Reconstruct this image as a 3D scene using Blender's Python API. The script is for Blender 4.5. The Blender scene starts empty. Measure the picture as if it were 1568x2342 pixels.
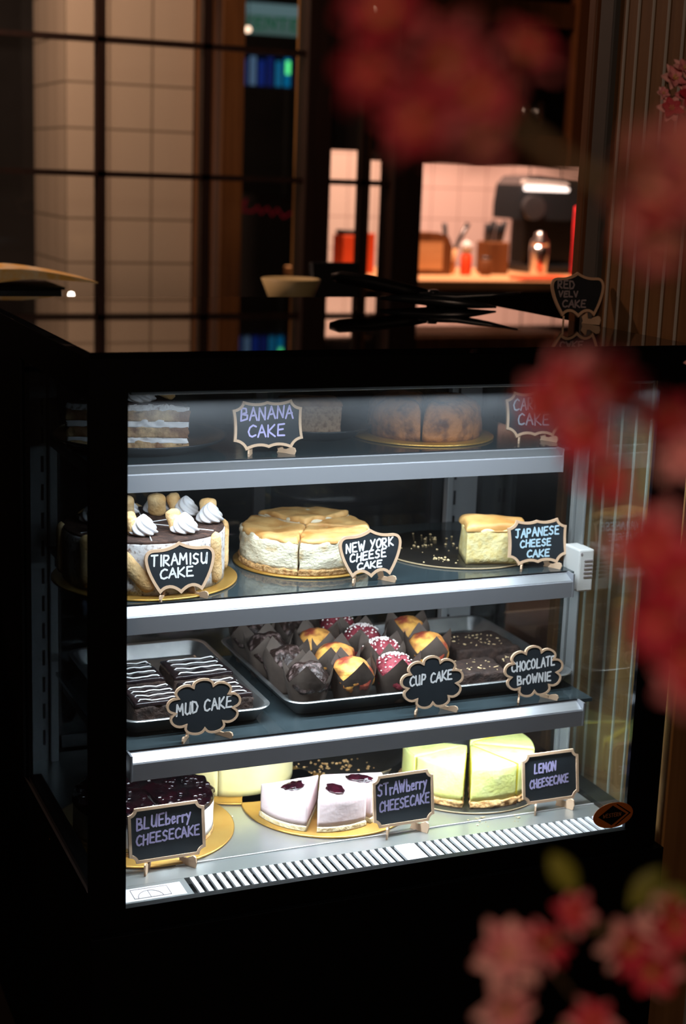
import bpy, bmesh, math, random
from mathutils import Vector, Matrix, noise
PI = math.pi
sc = bpy.context.scene
COL = sc.collection
rnd = random.Random(7)

# ------------------------------------------------------------------ camera, world, lights, exposure
cam_d = bpy.data.cameras.new('camera')
cam = bpy.data.objects.new('camera', cam_d); COL.objects.link(cam)
R = ((0.92054542, -0.38903082, 0.03537173), (-0.05291101, -0.21388901, -0.97542397), (0.38703561, 0.89605051, -0.21747856))
CAM = Vector((-0.5288, -1.9624, 1.55))
cam.matrix_world = Matrix(((R[0][0], -R[1][0], -R[2][0], CAM.x), (R[0][1], -R[1][1], -R[2][1], CAM.y), (R[0][2], -R[1][2], -R[2][2], CAM.z), (0, 0, 0, 1)))
cam_d.sensor_fit = 'VERTICAL'; cam_d.sensor_height = 36.0; cam_d.sensor_width = 24.0
cam_d.lens = 3467.6 / 2342 * 36
cam_d.clip_start = 0.02
cam_d.dof.use_dof = True; cam_d.dof.focus_distance = 2.36; cam_d.dof.aperture_fstop = 3.3
sc.camera = cam
sc.view_settings.view_transform = 'Standard'; sc.view_settings.look = 'None'
sc.view_settings.exposure = 0.0; sc.view_settings.gamma = 1.0
sc.view_settings.use_curve_mapping = False
w = bpy.data.worlds.new('world'); sc.world = w; w.use_nodes = True
w.node_tree.nodes['Background'].inputs[0].default_value = (1.0, 0.6, 0.4, 1); w.node_tree.nodes['Background'].inputs[1].default_value = 0.004
try:
    sc.cycles.max_bounces = 10; sc.cycles.transparent_max_bounces = 16; sc.cycles.transmission_bounces = 8
    sc.cycles.caustics_reflective = False; sc.cycles.caustics_refractive = False
    sc.cycles.sample_clamp_indirect = 4.0
except Exception: pass

def area_lamp(name, loc, target, sx, sy, power, color, spread=180):
    l = bpy.data.lights.new(name, 'AREA'); l.shape = 'RECTANGLE'; l.size = sx; l.size_y = sy
    l.energy = power; l.color = color; l.spread = math.radians(spread)
    o = bpy.data.objects.new(name, l); COL.objects.link(o); o.location = loc
    d = Vector(target) - Vector(loc); o.rotation_euler = d.to_track_quat('-Z', 'Y').to_euler()
    return o
WARM = (1.0, 0.62, 0.38)
area_lamp('front_ceiling_light', (-1.0, -2.7, 2.5), (0.3, -0.6, 1.2), 0.4, 0.4, 15, (1.0, 0.68, 0.50))
area_lamp('dining_ceiling_light', (-0.25, 2.2, 2.75), (0.70, 3.1, 1.4), 0.25, 0.25, 44, (1.0, 0.57, 0.40))
area_lamp('kitchen_ceiling_light', (2.25, 3.36, 2.6), (2.6, 4.5, 1.2), 0.5, 0.2, 95, (1.0, 0.60, 0.45))

# ------------------------------------------------------------------ materials
def mat(name, col, rough=0.6, metal=0.0, col2=None, scale=30.0, detail=4.0, bump=0.0, bscale=None, ramp=(0.35, 0.65), spec=0.5,
        stretch=None, sss=0.0, emit=None, estr=0.0, coat=0.0):
    m = bpy.data.materials.new(name); m.use_nodes = True
    nt = m.node_tree; b = nt.nodes['Principled BSDF']
    b.inputs['Base Color'].default_value = (*col, 1); b.inputs['Roughness'].default_value = rough
    b.inputs['Metallic'].default_value = metal; b.inputs['Specular IOR Level'].default_value = spec
    if coat: b.inputs['Coat Weight'].default_value = coat; b.inputs['Coat Roughness'].default_value = 0.05
    if sss:
        b.inputs['Subsurface Weight'].default_value = sss; b.inputs['Subsurface Radius'].default_value = (0.006, 0.005, 0.004)
        b.inputs['Subsurface Scale'].default_value = 1.0
    if emit: b.inputs['Emission Color'].default_value = (*emit, 1); b.inputs['Emission Strength'].default_value = estr
    if col2 or bump:
        tc = nt.nodes.new('ShaderNodeTexCoord'); mp = nt.nodes.new('ShaderNodeMapping')
        nt.links.new(tc.outputs['Object'], mp.inputs[0])
        if stretch: mp.inputs['Scale'].default_value = stretch
    if col2:
        n = nt.nodes.new('ShaderNodeTexNoise'); n.inputs['Scale'].default_value = scale; n.inputs['Detail'].default_value = detail
        nt.links.new(mp.outputs[0], n.inputs['Vector'])
        r = nt.nodes.new('ShaderNodeValToRGB'); r.color_ramp.elements[0].position = ramp[0]; r.color_ramp.elements[1].position = ramp[1]
        r.color_ramp.elements[0].color = (*col, 1); r.color_ramp.elements[1].color = (*col2, 1)
        nt.links.new(n.outputs['Fac'], r.inputs[0]); nt.links.new(r.outputs[0], b.inputs['Base Color'])
    if bump:
        n2 = nt.nodes.new('ShaderNodeTexNoise'); n2.inputs['Scale'].default_value = bscale or scale; n2.inputs['Detail'].default_value = 5
        nt.links.new(mp.outputs[0], n2.inputs['Vector'])
        bp = nt.nodes.new('ShaderNodeBump'); bp.inputs['Strength'].default_value = bump; bp.inputs['Distance'].default_value = 0.004
        nt.links.new(n2.outputs['Fac'], bp.inputs['Height']); nt.links.new(bp.outputs[0], b.inputs['Normal'])
    return m

def glass_mat(name, tint=(1, 1, 1), ior=1.5, haze=0.0, rough=0.0):
    m = bpy.data.materials.new(name); m.use_nodes = True; nt = m.node_tree; nt.nodes.clear()
    out = nt.nodes.new('ShaderNodeOutputMaterial'); fr = nt.nodes.new('ShaderNodeFresnel'); fr.inputs[0].default_value = ior
    ge = nt.nodes.new('ShaderNodeNewGeometry'); mi = nt.nodes.new('ShaderNodeMix'); mi.data_type = 'FLOAT'
    mi.inputs[2].default_value = ior; mi.inputs[3].default_value = 1.0 / ior       # same reflectance on both faces of a thin sheet
    nt.links.new(ge.outputs['Backfacing'], mi.inputs[0]); nt.links.new(mi.outputs[0], fr.inputs[0])
    tr = nt.nodes.new('ShaderNodeBsdfTransparent'); tr.inputs[0].default_value = (*tint, 1)
    gl = nt.nodes.new('ShaderNodeBsdfGlossy'); gl.inputs['Roughness'].default_value = rough
    mx = nt.nodes.new('ShaderNodeMixShader')
    nt.links.new(fr.outputs[0], mx.inputs[0]); nt.links.new(gl.outputs[0], mx.inputs[2])
    if haze:
        df = nt.nodes.new('ShaderNodeBsdfDiffuse'); df.inputs[0].default_value = (0.8, 0.85, 0.9, 1)
        tl = nt.nodes.new('ShaderNodeBsdfTranslucent'); tl.inputs[0].default_value = (0.8, 0.85, 0.9, 1)
        m1 = nt.nodes.new('ShaderNodeMixShader'); m1.inputs[0].default_value = 0.5
        nt.links.new(df.outputs[0], m1.inputs[1]); nt.links.new(tl.outputs[0], m1.inputs[2])
        m2 = nt.nodes.new('ShaderNodeMixShader')
        tc = nt.nodes.new('ShaderNodeTexCoord'); nz = nt.nodes.new('ShaderNodeTexNoise'); nz.inputs['Scale'].default_value = 7; nz.inputs['Detail'].default_value = 6
        nt.links.new(tc.outputs['Object'], nz.inputs['Vector'])
        ml = nt.nodes.new('ShaderNodeMath'); ml.operation = 'MULTIPLY'; ml.inputs[1].default_value = haze * 2
        nt.links.new(nz.outputs['Fac'], ml.inputs[0]); nt.links.new(ml.outputs[0], m2.inputs[0])
        nt.links.new(tr.outputs[0], m2.inputs[1]); nt.links.new(m1.outputs[0], m2.inputs[2]); nt.links.new(m2.outputs[0], mx.inputs[1])
    else:
        nt.links.new(tr.outputs[0], mx.inputs[1])
    nt.links.new(mx.outputs[0], out.inputs[0]); return m

def emit_mat(name, col, s):
    m = bpy.data.materials.new(name); m.use_nodes = True; nt = m.node_tree; nt.nodes.clear()
    out = nt.nodes.new('ShaderNodeOutputMaterial'); e = nt.nodes.new('ShaderNodeEmission')
    e.inputs[0].default_value = (*col, 1); e.inputs[1].default_value = s; nt.links.new(e.outputs[0], out.inputs[0]); return m

def wood_mat(name, c1, c2, axis='z', rough=0.5, scale=40):
    st = {'z': (1, 1, 0.06), 'x': (0.06, 1, 1), 'y': (1, 0.06, 1)}[axis]
    return mat(name, c1, rough, 0, c2, scale, 6, 0.15, scale * 2, (0.3, 0.7), 0.3, st)

def tile_mat(name, col, grout, size):
    m = bpy.data.materials.new(name); m.use_nodes = True; nt = m.node_tree; b = nt.nodes['Principled BSDF']
    b.inputs['Roughness'].default_value = 0.35
    tc = nt.nodes.new('ShaderNodeTexCoord'); sep = nt.nodes.new('ShaderNodeSeparateXYZ'); nt.links.new(tc.outputs['Object'], sep.inputs[0])
    def line(sock):
        d = nt.nodes.new('ShaderNodeMath'); d.operation = 'DIVIDE'; d.inputs[1].default_value = size; nt.links.new(sock, d.inputs[0])
        f = nt.nodes.new('ShaderNodeMath'); f.operation = 'FRACT'; nt.links.new(d.outputs[0], f.inputs[0])
        a = nt.nodes.new('ShaderNodeMath'); a.operation = 'SUBTRACT'; a.inputs[1].default_value = 0.5; nt.links.new(f.outputs[0], a.inputs[0])
        ab = nt.nodes.new('ShaderNodeMath'); ab.operation = 'ABSOLUTE'; nt.links.new(a.outputs[0], ab.inputs[0])
        g = nt.nodes.new('ShaderNodeMath'); g.operation = 'GREATER_THAN'; g.inputs[1].default_value = 0.478; nt.links.new(ab.outputs[0], g.inputs[0])
        return g
    gx, gy, gz = line(sep.outputs[0]), line(sep.outputs[1]), line(sep.outputs[2])
    geo = nt.nodes.new('ShaderNodeNewGeometry'); sn = nt.nodes.new('ShaderNodeSeparateXYZ'); nt.links.new(geo.outputs['Normal'], sn.inputs[0])
    ax = nt.nodes.new('ShaderNodeMath'); ax.operation = 'ABSOLUTE'; nt.links.new(sn.outputs[0], ax.inputs[0])
    isx = nt.nodes.new('ShaderNodeMath'); isx.operation = 'GREATER_THAN'; isx.inputs[1].default_value = 0.7; nt.links.new(ax.outputs[0], isx.inputs[0])
    mx = nt.nodes.new('ShaderNodeMix'); mx.data_type = 'FLOAT'
    nt.links.new(isx.outputs[0], mx.inputs[0]); nt.links.new(gx.outputs[0], mx.inputs[2]); nt.links.new(gy.outputs[0], mx.inputs[3])
    mm = nt.nodes.new('ShaderNodeMath'); mm.operation = 'MAXIMUM'; nt.links.new(mx.outputs[0], mm.inputs[0]); nt.links.new(gz.outputs[0], mm.inputs[1])
    c = nt.nodes.new('ShaderNodeMix'); c.data_type = 'RGBA'; c.inputs[6].default_value = (*col, 1); c.inputs[7].default_value = (*grout, 1)
    nt.links.new(mm.outputs[0], c.inputs[0]); nt.links.new(c.outputs[2], b.inputs['Base Color'])
    return m

M = {}
M['black'] = mat('black_enamel', (0.0022, 0.0022, 0.0024), 0.5, 0, spec=0.12)
M['black_gloss'] = mat('black_glass_border', (0.003, 0.004, 0.006), 0.12, 0, spec=0.25)
M['toptop'] = mat('black_glass_top', (0.002, 0.002, 0.0025), 0.02, 0, spec=0.5)
M['alu'] = mat('brushed_aluminium', (0.62, 0.64, 0.67), 0.38, 0.85, (0.70, 0.72, 0.75), 30, 3, 0, stretch=(0.02, 30, 30))
M['alu_face'] = mat('anodised_aluminium', (0.33, 0.34, 0.37), 0.45, 0.55)
M['steel'] = mat('stainless_sheet', (0.50, 0.53, 0.52), 0.30, 0.85, (0.58, 0.60, 0.59), 8, 3, 0.02, 60)
M['slat'] = mat('white_slat', (0.85, 0.86, 0.87), 0.3, 0.3)
M['grey_paint'] = mat('grey_painted_metal', (0.42, 0.44, 0.46), 0.45, 0.2)
M['grey_dim'] = mat('dull_grey_metal', (0.16, 0.17, 0.17), 0.5)
M['slot'] = mat('slot_dark', (0.01, 0.01, 0.01), 0.9)
M['shelf'] = mat('dark_shelf_glass', (0.028, 0.042, 0.048), 0.07, 0, (0.036, 0.05, 0.056), 6, 4, spec=0.5)
M['door_dark'] = mat('dark_frame', (0.03, 0.03, 0.032), 0.4)
M['glass'] = glass_mat('clear_glass', (0.97, 0.985, 0.98), 1.45, 0.010)
M['glass_side'] = glass_mat('side_glass', (0.93, 0.97, 0.95), 1.5, 0.004)
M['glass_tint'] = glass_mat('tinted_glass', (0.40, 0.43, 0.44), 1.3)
M['glass_door'] = glass_mat('door_glass', (0.80, 0.85, 0.85), 1.5, 0.004)
M['led'] = emit_mat('led_diffuser', (0.85, 0.93, 1.0), 6.0)
M['ply'] = mat('laser_cut_plywood', (0.62, 0.41, 0.26), 0.6, 0, (0.70, 0.49, 0.33), 25, 4, 0, stretch=(0.2, 1, 1))
M['chalk'] = mat('chalkboard', (0.012, 0.017, 0.022), 0.55, 0, (0.02, 0.026, 0.032), 12, 4, spec=0.3)
M['pen_w'] = mat('white_chalk_pen', (0.82, 0.84, 0.86), 0.8)
M['pen_l'] = mat('lilac_chalk_pen', (0.58, 0.53, 0.90), 0.8)
M['pen_b'] = mat('pale_blue_chalk_pen', (0.48, 0.68, 0.80), 0.8)
M['pen_d'] = mat('faded_chalk_pen', (0.32, 0.28, 0.30), 0.8)
M['gold'] = mat('gold_cake_board', (0.62, 0.34, 0.07), 0.34, 0.75, (0.72, 0.44, 0.12), 14, 3, 0.1, 50)
M['card'] = mat('card_edge', (0.45, 0.34, 0.2), 0.7)
M['blackboard'] = mat('black_cake_board', (0.012, 0.011, 0.010), 0.22, 0, (0.022, 0.018, 0.014), 8)
M['plate'] = mat('black_stoneware', (0.014, 0.017, 0.02), 0.25)
M['tray'] = mat('aluminium_tray', (0.36, 0.37, 0.37), 0.36, 0.9, (0.50, 0.51, 0.50), 20, 5, 0.05, 90)
M['cream'] = mat('whipped_cream', (0.76, 0.75, 0.77), 0.5, sss=0.15)
M['cheese'] = mat('cheesecake_filling', (0.86, 0.79, 0.58), 0.6, 0, (0.92, 0.87, 0.70), 60, 5, 0.25, 120, sss=0.1)
M['ny_side'] = mat('ragged_cheesecake_side', (0.88, 0.82, 0.62), 0.65, 0, (0.74, 0.50, 0.20), 34, 6, 0.7, 150, (0.56, 0.74), stretch=(1, 1, 1.6), sss=0.08)
M['crust_top'] = mat('baked_golden_top', (0.50, 0.22, 0.05), 0.55, 0, (0.78, 0.48, 0.18), 28, 5, 0.5, 60, (0.3, 0.62))
M['crumb'] = mat('biscuit_crumb_base', (0.42, 0.20, 0.06), 0.8, 0, (0.72, 0.46, 0.20), 160, 4, 0.9, 200)
M['sponge'] = mat('yellow_sponge', (0.78, 0.62, 0.34), 0.8, 0, (0.88, 0.76, 0.50), 120, 4, 0.6, 200)
M['sponge_brown'] = mat('coffee_soaked_sponge', (0.20, 0.085, 0.03), 0.7, 0, (0.62, 0.42, 0.2), 30, 5, 0.6, 160, (0.42, 0.66))
M['cocoa'] = mat('cocoa_dusting', (0.030, 0.011, 0.006), 0.85, 0, (0.10, 0.045, 0.028), 90, 6, 0.5, 300, (0.45, 0.72))
M['tira_side'] = mat('cocoa_speckled_cream', (0.72, 0.70, 0.70), 0.7, 0, (0.20, 0.12, 0.09), 150, 7, 0.2, 200, (0.50, 0.70))
M['ladyfinger'] = mat('ladyfinger_biscuit', (0.66, 0.38, 0.14), 0.75, 0, (0.82, 0.58, 0.30), 35, 5, 0.5, 220, (0.35, 0.65))
M['banana'] = mat('banana_crumb', (0.30, 0.20, 0.13), 0.85, 0, (0.16, 0.09, 0.055), 150, 5, 0.6, 250, (0.45, 0.7))
M['banana_skin'] = mat('banana_cake_skin', (0.25, 0.13, 0.06), 0.7, 0, (0.14, 0.06, 0.025), 40, 4, 0.5, 90)
M['carrot'] = mat('carrot_cake_crust', (0.33, 0.125, 0.035), 0.7, 0, (0.085, 0.028, 0.012), 38, 6, 0.8, 110, (0.45, 0.68))
M['jap'] = mat('souffle_crumb', (0.86, 0.68, 0.26), 0.8, 0, (0.90, 0.80, 0.42), 90, 5, 0.5, 160, sss=0.1)
M['jap_top'] = mat('souffle_brown_top', (0.48, 0.21, 0.045), 0.5, 0, (0.76, 0.44, 0.15), 14, 4, 0.4, 45)
M['choc'] = mat('chocolate_crumb', (0.022, 0.011, 0.008), 0.8, 0, (0.052, 0.026, 0.018), 80, 5, 0.9, 160)
M['choc_glaze'] = mat('dark_glaze', (0.012, 0.008, 0.010), 0.22, 0, (0.025, 0.014, 0.014), 20, 4, 0.2, 50)
M['icing'] = mat('white_icing', (0.86, 0.86, 0.86), 0.4)
M['paper'] = mat('brown_tulip_paper', (0.085, 0.062, 0.050), 0.75, 0, (0.14, 0.105, 0.085), 18, 5, 0.3, 60)
M['muf_choc'] = mat('chocolate_muffin_top', (0.025, 0.013, 0.010), 0.4, 0, (0.26, 0.18, 0.17), 90, 6, 1.0, 120, (0.52, 0.72))
M['muf_marble'] = mat('orange_marbled_muffin_top', (0.34, 0.055, 0.03), 0.55, 0, (0.90, 0.46, 0.10), 26, 3, 0.6, 90, (0.43, 0.57))
M['muf_red'] = mat('red_velvet_muffin_top', (0.20, 0.018, 0.03), 0.6, 0, (0.32, 0.04, 0.06), 60, 5, 0.9, 140)
M['sprinkle'] = mat('white_sugar_sprinkle', (0.90, 0.82, 0.78), 0.6)
M['almond'] = mat('almond_flake', (0.80, 0.62, 0.34), 0.6)
M['berry'] = mat('blueberry_glaze', (0.0015, 0.0004, 0.001), 0.12, 0, (0.008, 0.0008, 0.002), 40, 4, 0.6, 75)
M['jam'] = mat('dark_strawberry_jam', (0.012, 0.0015, 0.004), 0.12, 0, (0.035, 0.003, 0.008), 60, 4, 0.7, 120, coat=0.5)
M['white_fill'] = mat('white_cheesecake', (0.86, 0.82, 0.80), 0.55, 0, (0.90, 0.87, 0.86), 20, 3, 0.1, 90, sss=0.1)
M['pink_fill'] = mat('pale_pink_cheesecake', (0.84, 0.66, 0.66), 0.55, 0, (0.88, 0.72, 0.72), 30, 4, 0.15, 120, sss=0.1)
M['lemon_fill'] = mat('lemon_cheesecake', (0.82, 0.84, 0.26), 0.55, 0, (0.86, 0.88, 0.36), 40, 4, 0.25, 140, sss=0.1)
M['lemon_cut'] = mat('lemon_cut_face', (0.86, 0.78, 0.10), 0.5)
M['lemon_top'] = mat('lemon_zest_top', (0.76, 0.80, 0.28), 0.6, 0, (0.62, 0.66, 0.20), 90, 5, 0.4, 160, (0.5, 0.72))
M['custard'] = mat('pale_yellow_cheesecake', (0.86, 0.72, 0.30), 0.55, 0, (0.90, 0.78, 0.42), 12, 4, 0.1, 90, sss=0.1)
M['wall_wood'] = wood_mat('brown_panel_wood', (0.16, 0.075, 0.024), (0.25, 0.125, 0.045))
M['lit_wood'] = wood_mat('lit_wood_tone', (0.36, 0.17, 0.05), (0.45, 0.23, 0.08))  # panel wood painted lighter where light falls on it
M['bead'] = mat('bead_and_flute_glint', (0.42, 0.40, 0.36), 0.5)
M['grey_strip'] = mat('grey_trim', (0.055, 0.053, 0.048), 0.6)
M['dark_wood'] = wood_mat('very_dark_wood', (0.0055, 0.0023, 0.0013), (0.011, 0.0045, 0.0026))
M['mid_wood'] = wood_mat('brown_stained_wood', (0.10, 0.036, 0.010), (0.17, 0.065, 0.02))
M['counter_wood'] = wood_mat('butcher_block', (0.50, 0.26, 0.11), (0.62, 0.36, 0.17), 'x')
M['tile'] = tile_mat('cream_wall_tile', (0.56, 0.44, 0.37), (0.20, 0.155, 0.12), 0.1485)
M['tile_k'] = tile_mat('kitchen_wall_tile', (0.62, 0.47, 0.42), (0.40, 0.28, 0.25), 0.15)
M['floor'] = mat('dark_floor', (0.03, 0.02, 0.015), 0.5, 0, (0.045, 0.03, 0.022), 5)
M['dark_header'] = mat('dark_plum_panel', (0.030, 0.020, 0.022), 0.6)
M['ceil'] = mat('dark_ceiling', (0.02, 0.016, 0.014), 0.9)
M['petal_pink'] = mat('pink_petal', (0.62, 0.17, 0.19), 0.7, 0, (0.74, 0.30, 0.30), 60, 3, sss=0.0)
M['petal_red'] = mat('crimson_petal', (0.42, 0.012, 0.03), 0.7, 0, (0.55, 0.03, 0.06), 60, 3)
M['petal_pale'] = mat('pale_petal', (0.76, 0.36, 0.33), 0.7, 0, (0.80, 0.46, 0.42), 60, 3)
M['petal_deep_dim'] = mat('dimmed_crimson_petal', (0.26, 0.006, 0.016), 0.8, 0, (0.34, 0.014, 0.026), 60, 3)  # deep red, darkened further: weak light painted into the top blossoms
M['petal_pink_dim'] = mat('dimmed_pink_petal', (0.32, 0.06, 0.065), 0.8, 0, (0.40, 0.10, 0.10), 60, 3)  # pink petal darkened to paint in its distance from the lamp
M['petal_pale_dim'] = mat('dimmed_pale_petal', (0.52, 0.18, 0.15), 0.8, 0, (0.60, 0.25, 0.20), 60, 3)  # pale petal in a darker copy, dim light put into the colour
M['stamen'] = mat('yellow_stamen', (0.6, 0.42, 0.08), 0.7)
M['leaf'] = mat('olive_leaf', (0.13, 0.14, 0.008), 0.6, 0, (0.20, 0.20, 0.015), 40, 3)
M['twig'] = mat('brown_twig', (0.06, 0.035, 0.012), 0.8, 0, (0.10, 0.06, 0.02), 60, 4, 0.5, 120)
M['orange'] = mat('orange_sticker', (0.48, 0.13, 0.018), 0.5)
M['orange_d'] = mat('dim_orange_ink', (0.42, 0.16, 0.05), 0.5)
M['red_plastic'] = mat('orange_red_plastic', (0.70, 0.07, 0.015), 0.4)
M['red_cloth'] = mat('red_cloth', (0.55, 0.008, 0.012), 0.9, 0, (0.42, 0.006, 0.01), 20, 4, 0.4, 90)
M['silver'] = mat('polished_steel', (0.75, 0.72, 0.70), 0.22, 1.0)
M['white_paper'] = mat('white_paper', (0.85, 0.86, 0.86), 0.7)
M['white_plastic'] = mat('white_plastic', (0.62, 0.62, 0.60), 0.5)
M['ink'] = mat('grey_brown_ink', (0.30, 0.26, 0.26), 0.8)

# ------------------------------------------------------------------ geometry helpers
def mk(name, vf, m, parent=None, smooth=False, kind=None, loc=None):
    v, f = vf
    me = bpy.data.meshes.new(name); me.from_pydata([tuple(p) for p in v], [], f); me.validate()
    bm = bmesh.new(); bm.from_mesh(me); bmesh.ops.recalc_face_normals(bm, faces=bm.faces); bm.to_mesh(me); bm.free()
    me.materials.append(m)
    if smooth:
        me.polygons.foreach_set('use_smooth', [True] * len(me.polygons))
        if smooth is not True:
            try: me.set_sharp_from_angle(angle=math.radians(smooth))
            except Exception: pass
    o = bpy.data.objects.new(name, me); COL.objects.link(o)
    if parent: o.parent = parent
    if loc: o.location = loc
    if kind: o['kind'] = kind
    return o

def thing(name, label, cat, loc=(0, 0, 0), rz=0.0, group=None):
    o = bpy.data.objects.new(name, None); COL.objects.link(o); o.location = loc; o.rotation_euler = (0, 0, rz)
    o.empty_display_size = 0.02
    o['label'] = label; o['category'] = cat
    if group: o['group'] = group
    return o
def tag(o, label, cat, group=None):
    o['label'] = label; o['category'] = cat
    if group: o['group'] = group
    return o
def struct(name, vf, m, parent=None, smooth=False):
    return mk(name, vf, m, parent, smooth, 'structure')
def dup(root, loc, rz, label, group=None):
    r = root.copy(); COL.objects.link(r); r.location = loc; r.rotation_euler = (0, 0, rz); r['label'] = label
    if group: r['group'] = group
    for ch in list(root.children):
        c = ch.copy(); COL.objects.link(c); c.parent = r
        for g in ch.children:
            d = g.copy(); COL.objects.link(d); d.parent = c
    return r

def join(*parts):
    V, F = [], []
    for v, f in parts:
        n = len(V); V += [tuple(p) for p in v]; F += [tuple(i + n for i in q) for q in f]
    return V, F
def xf(vf, mtx):
    return [tuple(mtx @ Vector(p)) for p in vf[0]], vf[1]
def mv(vf, x=0, y=0, z=0): return [(p[0] + x, p[1] + y, p[2] + z) for p in vf[0]], vf[1]
def rotz(vf, a): return xf(vf, Matrix.Rotation(a, 4, 'Z'))
def box(x0, x1, y0, y1, z0, z1, b=0.0, seg=2):
    if not b:
        v = [(x0, y0, z0), (x1, y0, z0), (x1, y1, z0), (x0, y1, z0), (x0, y0, z1), (x1, y0, z1), (x1, y1, z1), (x0, y1, z1)]
        return v, [(0, 3, 2, 1), (4, 5, 6, 7), (0, 1, 5, 4), (1, 2, 6, 5), (2, 3, 7, 6), (3, 0, 4, 7)]
    bm = bmesh.new(); bmesh.ops.create_cube(bm, size=1)
    for q in bm.verts: q.co = Vector(((x0 + x1) / 2 + q.co.x * (x1 - x0), (y0 + y1) / 2 + q.co.y * (y1 - y0), (z0 + z1) / 2 + q.co.z * (z1 - z0)))
    bmesh.ops.bevel(bm, geom=bm.edges[:], offset=b, segments=seg, profile=0.5, affect='EDGES')
    bm.verts.index_update()
    r = [tuple(q.co) for q in bm.verts], [tuple(q.index for q in f.verts) for f in bm.faces]
    bm.free(); return r
def lathe(prof, n=48, wob=None):
    V, F = [], []; k = len(prof)
    for i in range(n):
        a = 2 * PI * i / n
        for j, (r, z) in enumerate(prof):
            rr = r * (wob(a, z) if wob else 1.0)
            V.append((rr * math.cos(a), rr * math.sin(a), z))
    for i in range(n):
        i2 = (i + 1) % n
        for j in range(k - 1):
            F.append((i * k + j, i2 * k + j, i2 * k + j + 1, i * k + j + 1))
    if prof[0][0] > 1e-5: F.append(tuple(i * k for i in range(n))[::-1])
    if prof[-1][0] > 1e-5: F.append(tuple(i * k + k - 1 for i in range(n)))
    return V, F
def tube(pts, rad, n=8, flat=1.0):
    pts = [Vector(p) for p in pts]; V, F = [], []
    if not isinstance(rad, (list, tuple)): rad = [rad] * len(pts)
    prev = None
    for i, p in enumerate(pts):
        t = (pts[min(i + 1, len(pts) - 1)] - pts[max(i - 1, 0)]).normalized()
        up = Vector((0, 0, 1)) if abs(t.z) < 0.95 else Vector((0, 1, 0))
        a = t.cross(up).normalized()
        if prev is not None and a.dot(prev) < 0: a = -a
        prev = a; b = t.cross(a).normalized()
        for j in range(n):
            th = 2 * PI * j / n
            V.append(tuple(p + (a * math.cos(th) + b * math.sin(th) * flat) * rad[i]))
    for i in range(len(pts) - 1):
        for j in range(n):
            F.append((i * n + j, i * n + (j + 1) % n, (i + 1) * n + (j + 1) % n, (i + 1) * n + j))
    F.append(tuple(range(n))[::-1]); F.append(tuple((len(pts) - 1) * n + j for j in range(n)))
    return V, F
def extr_xz(poly, y0, y1):                       # polygon in the XZ plane, extruded along Y
    n = len(poly); V = [(p[0], y0, p[1]) for p in poly] + [(p[0], y1, p[1]) for p in poly]
    F = [tuple(range(n)), tuple(range(2 * n - 1, n - 1, -1))]
    F += [(i, (i + 1) % n, n + (i + 1) % n, n + i) for i in range(n)]
    return V, F
def extr_xy(poly, z0, z1):
    n = len(poly); V = [(p[0], p[1], z0) for p in poly] + [(p[0], p[1], z1) for p in poly]
    F = [tuple(range(n))[::-1], tuple(range(n, 2 * n))]
    F += [(i, (i + 1) % n, n + (i + 1) % n, n + i) for i in range(n)]
    return V, F
def ring_xz(outer, inner, y0, y1):
    n = len(outer)
    V = [(p[0], y0, p[1]) for p in outer] + [(p[0], y0, p[1]) for p in inner] + [(p[0], y1, p[1]) for p in outer] + [(p[0], y1, p[1]) for p in inner]
    F = []
    for i in range(n):
        j = (i + 1) % n
        F += [(i, j, n + j, n + i), (2 * n + i, 3 * n + i, 3 * n + j, 2 * n + j), (i, 2 * n + i, 2 * n + j, j), (n + i, n + j, 3 * n + j, 3 * n + i)]
    return V, F
def inset(poly, w):
    n = len(poly); A = sum(poly[i][0] * poly[(i + 1) % n][1] - poly[(i + 1) % n][0] * poly[i][1] for i in range(n))
    s = 1 if A > 0 else -1; out = []
    for i in range(n):
        p0, p1, p2 = Vector(poly[i - 1]), Vector(poly[i]), Vector(poly[(i + 1) % n])
        e1, e2 = (p1 - p0).normalized(), (p2 - p1).normalized()
        nn = Vector((-e1.y, e1.x)) + Vector((-e2.y, e2.x))
        nn = nn.normalized() if nn.length > 1e-6 else Vector((-e1.y, e1.x))
        k = max(0.55, nn.dot(Vector((-e1.y, e1.x))))
        out.append(tuple(p1 + nn * (w * s / k)))
    return out
def N3(x, y, z, s, seed=0): return noise.noise(Vector((x * s + seed * 17.3, y * s - seed * 5.1, z * s + seed * 2.7)))
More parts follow.
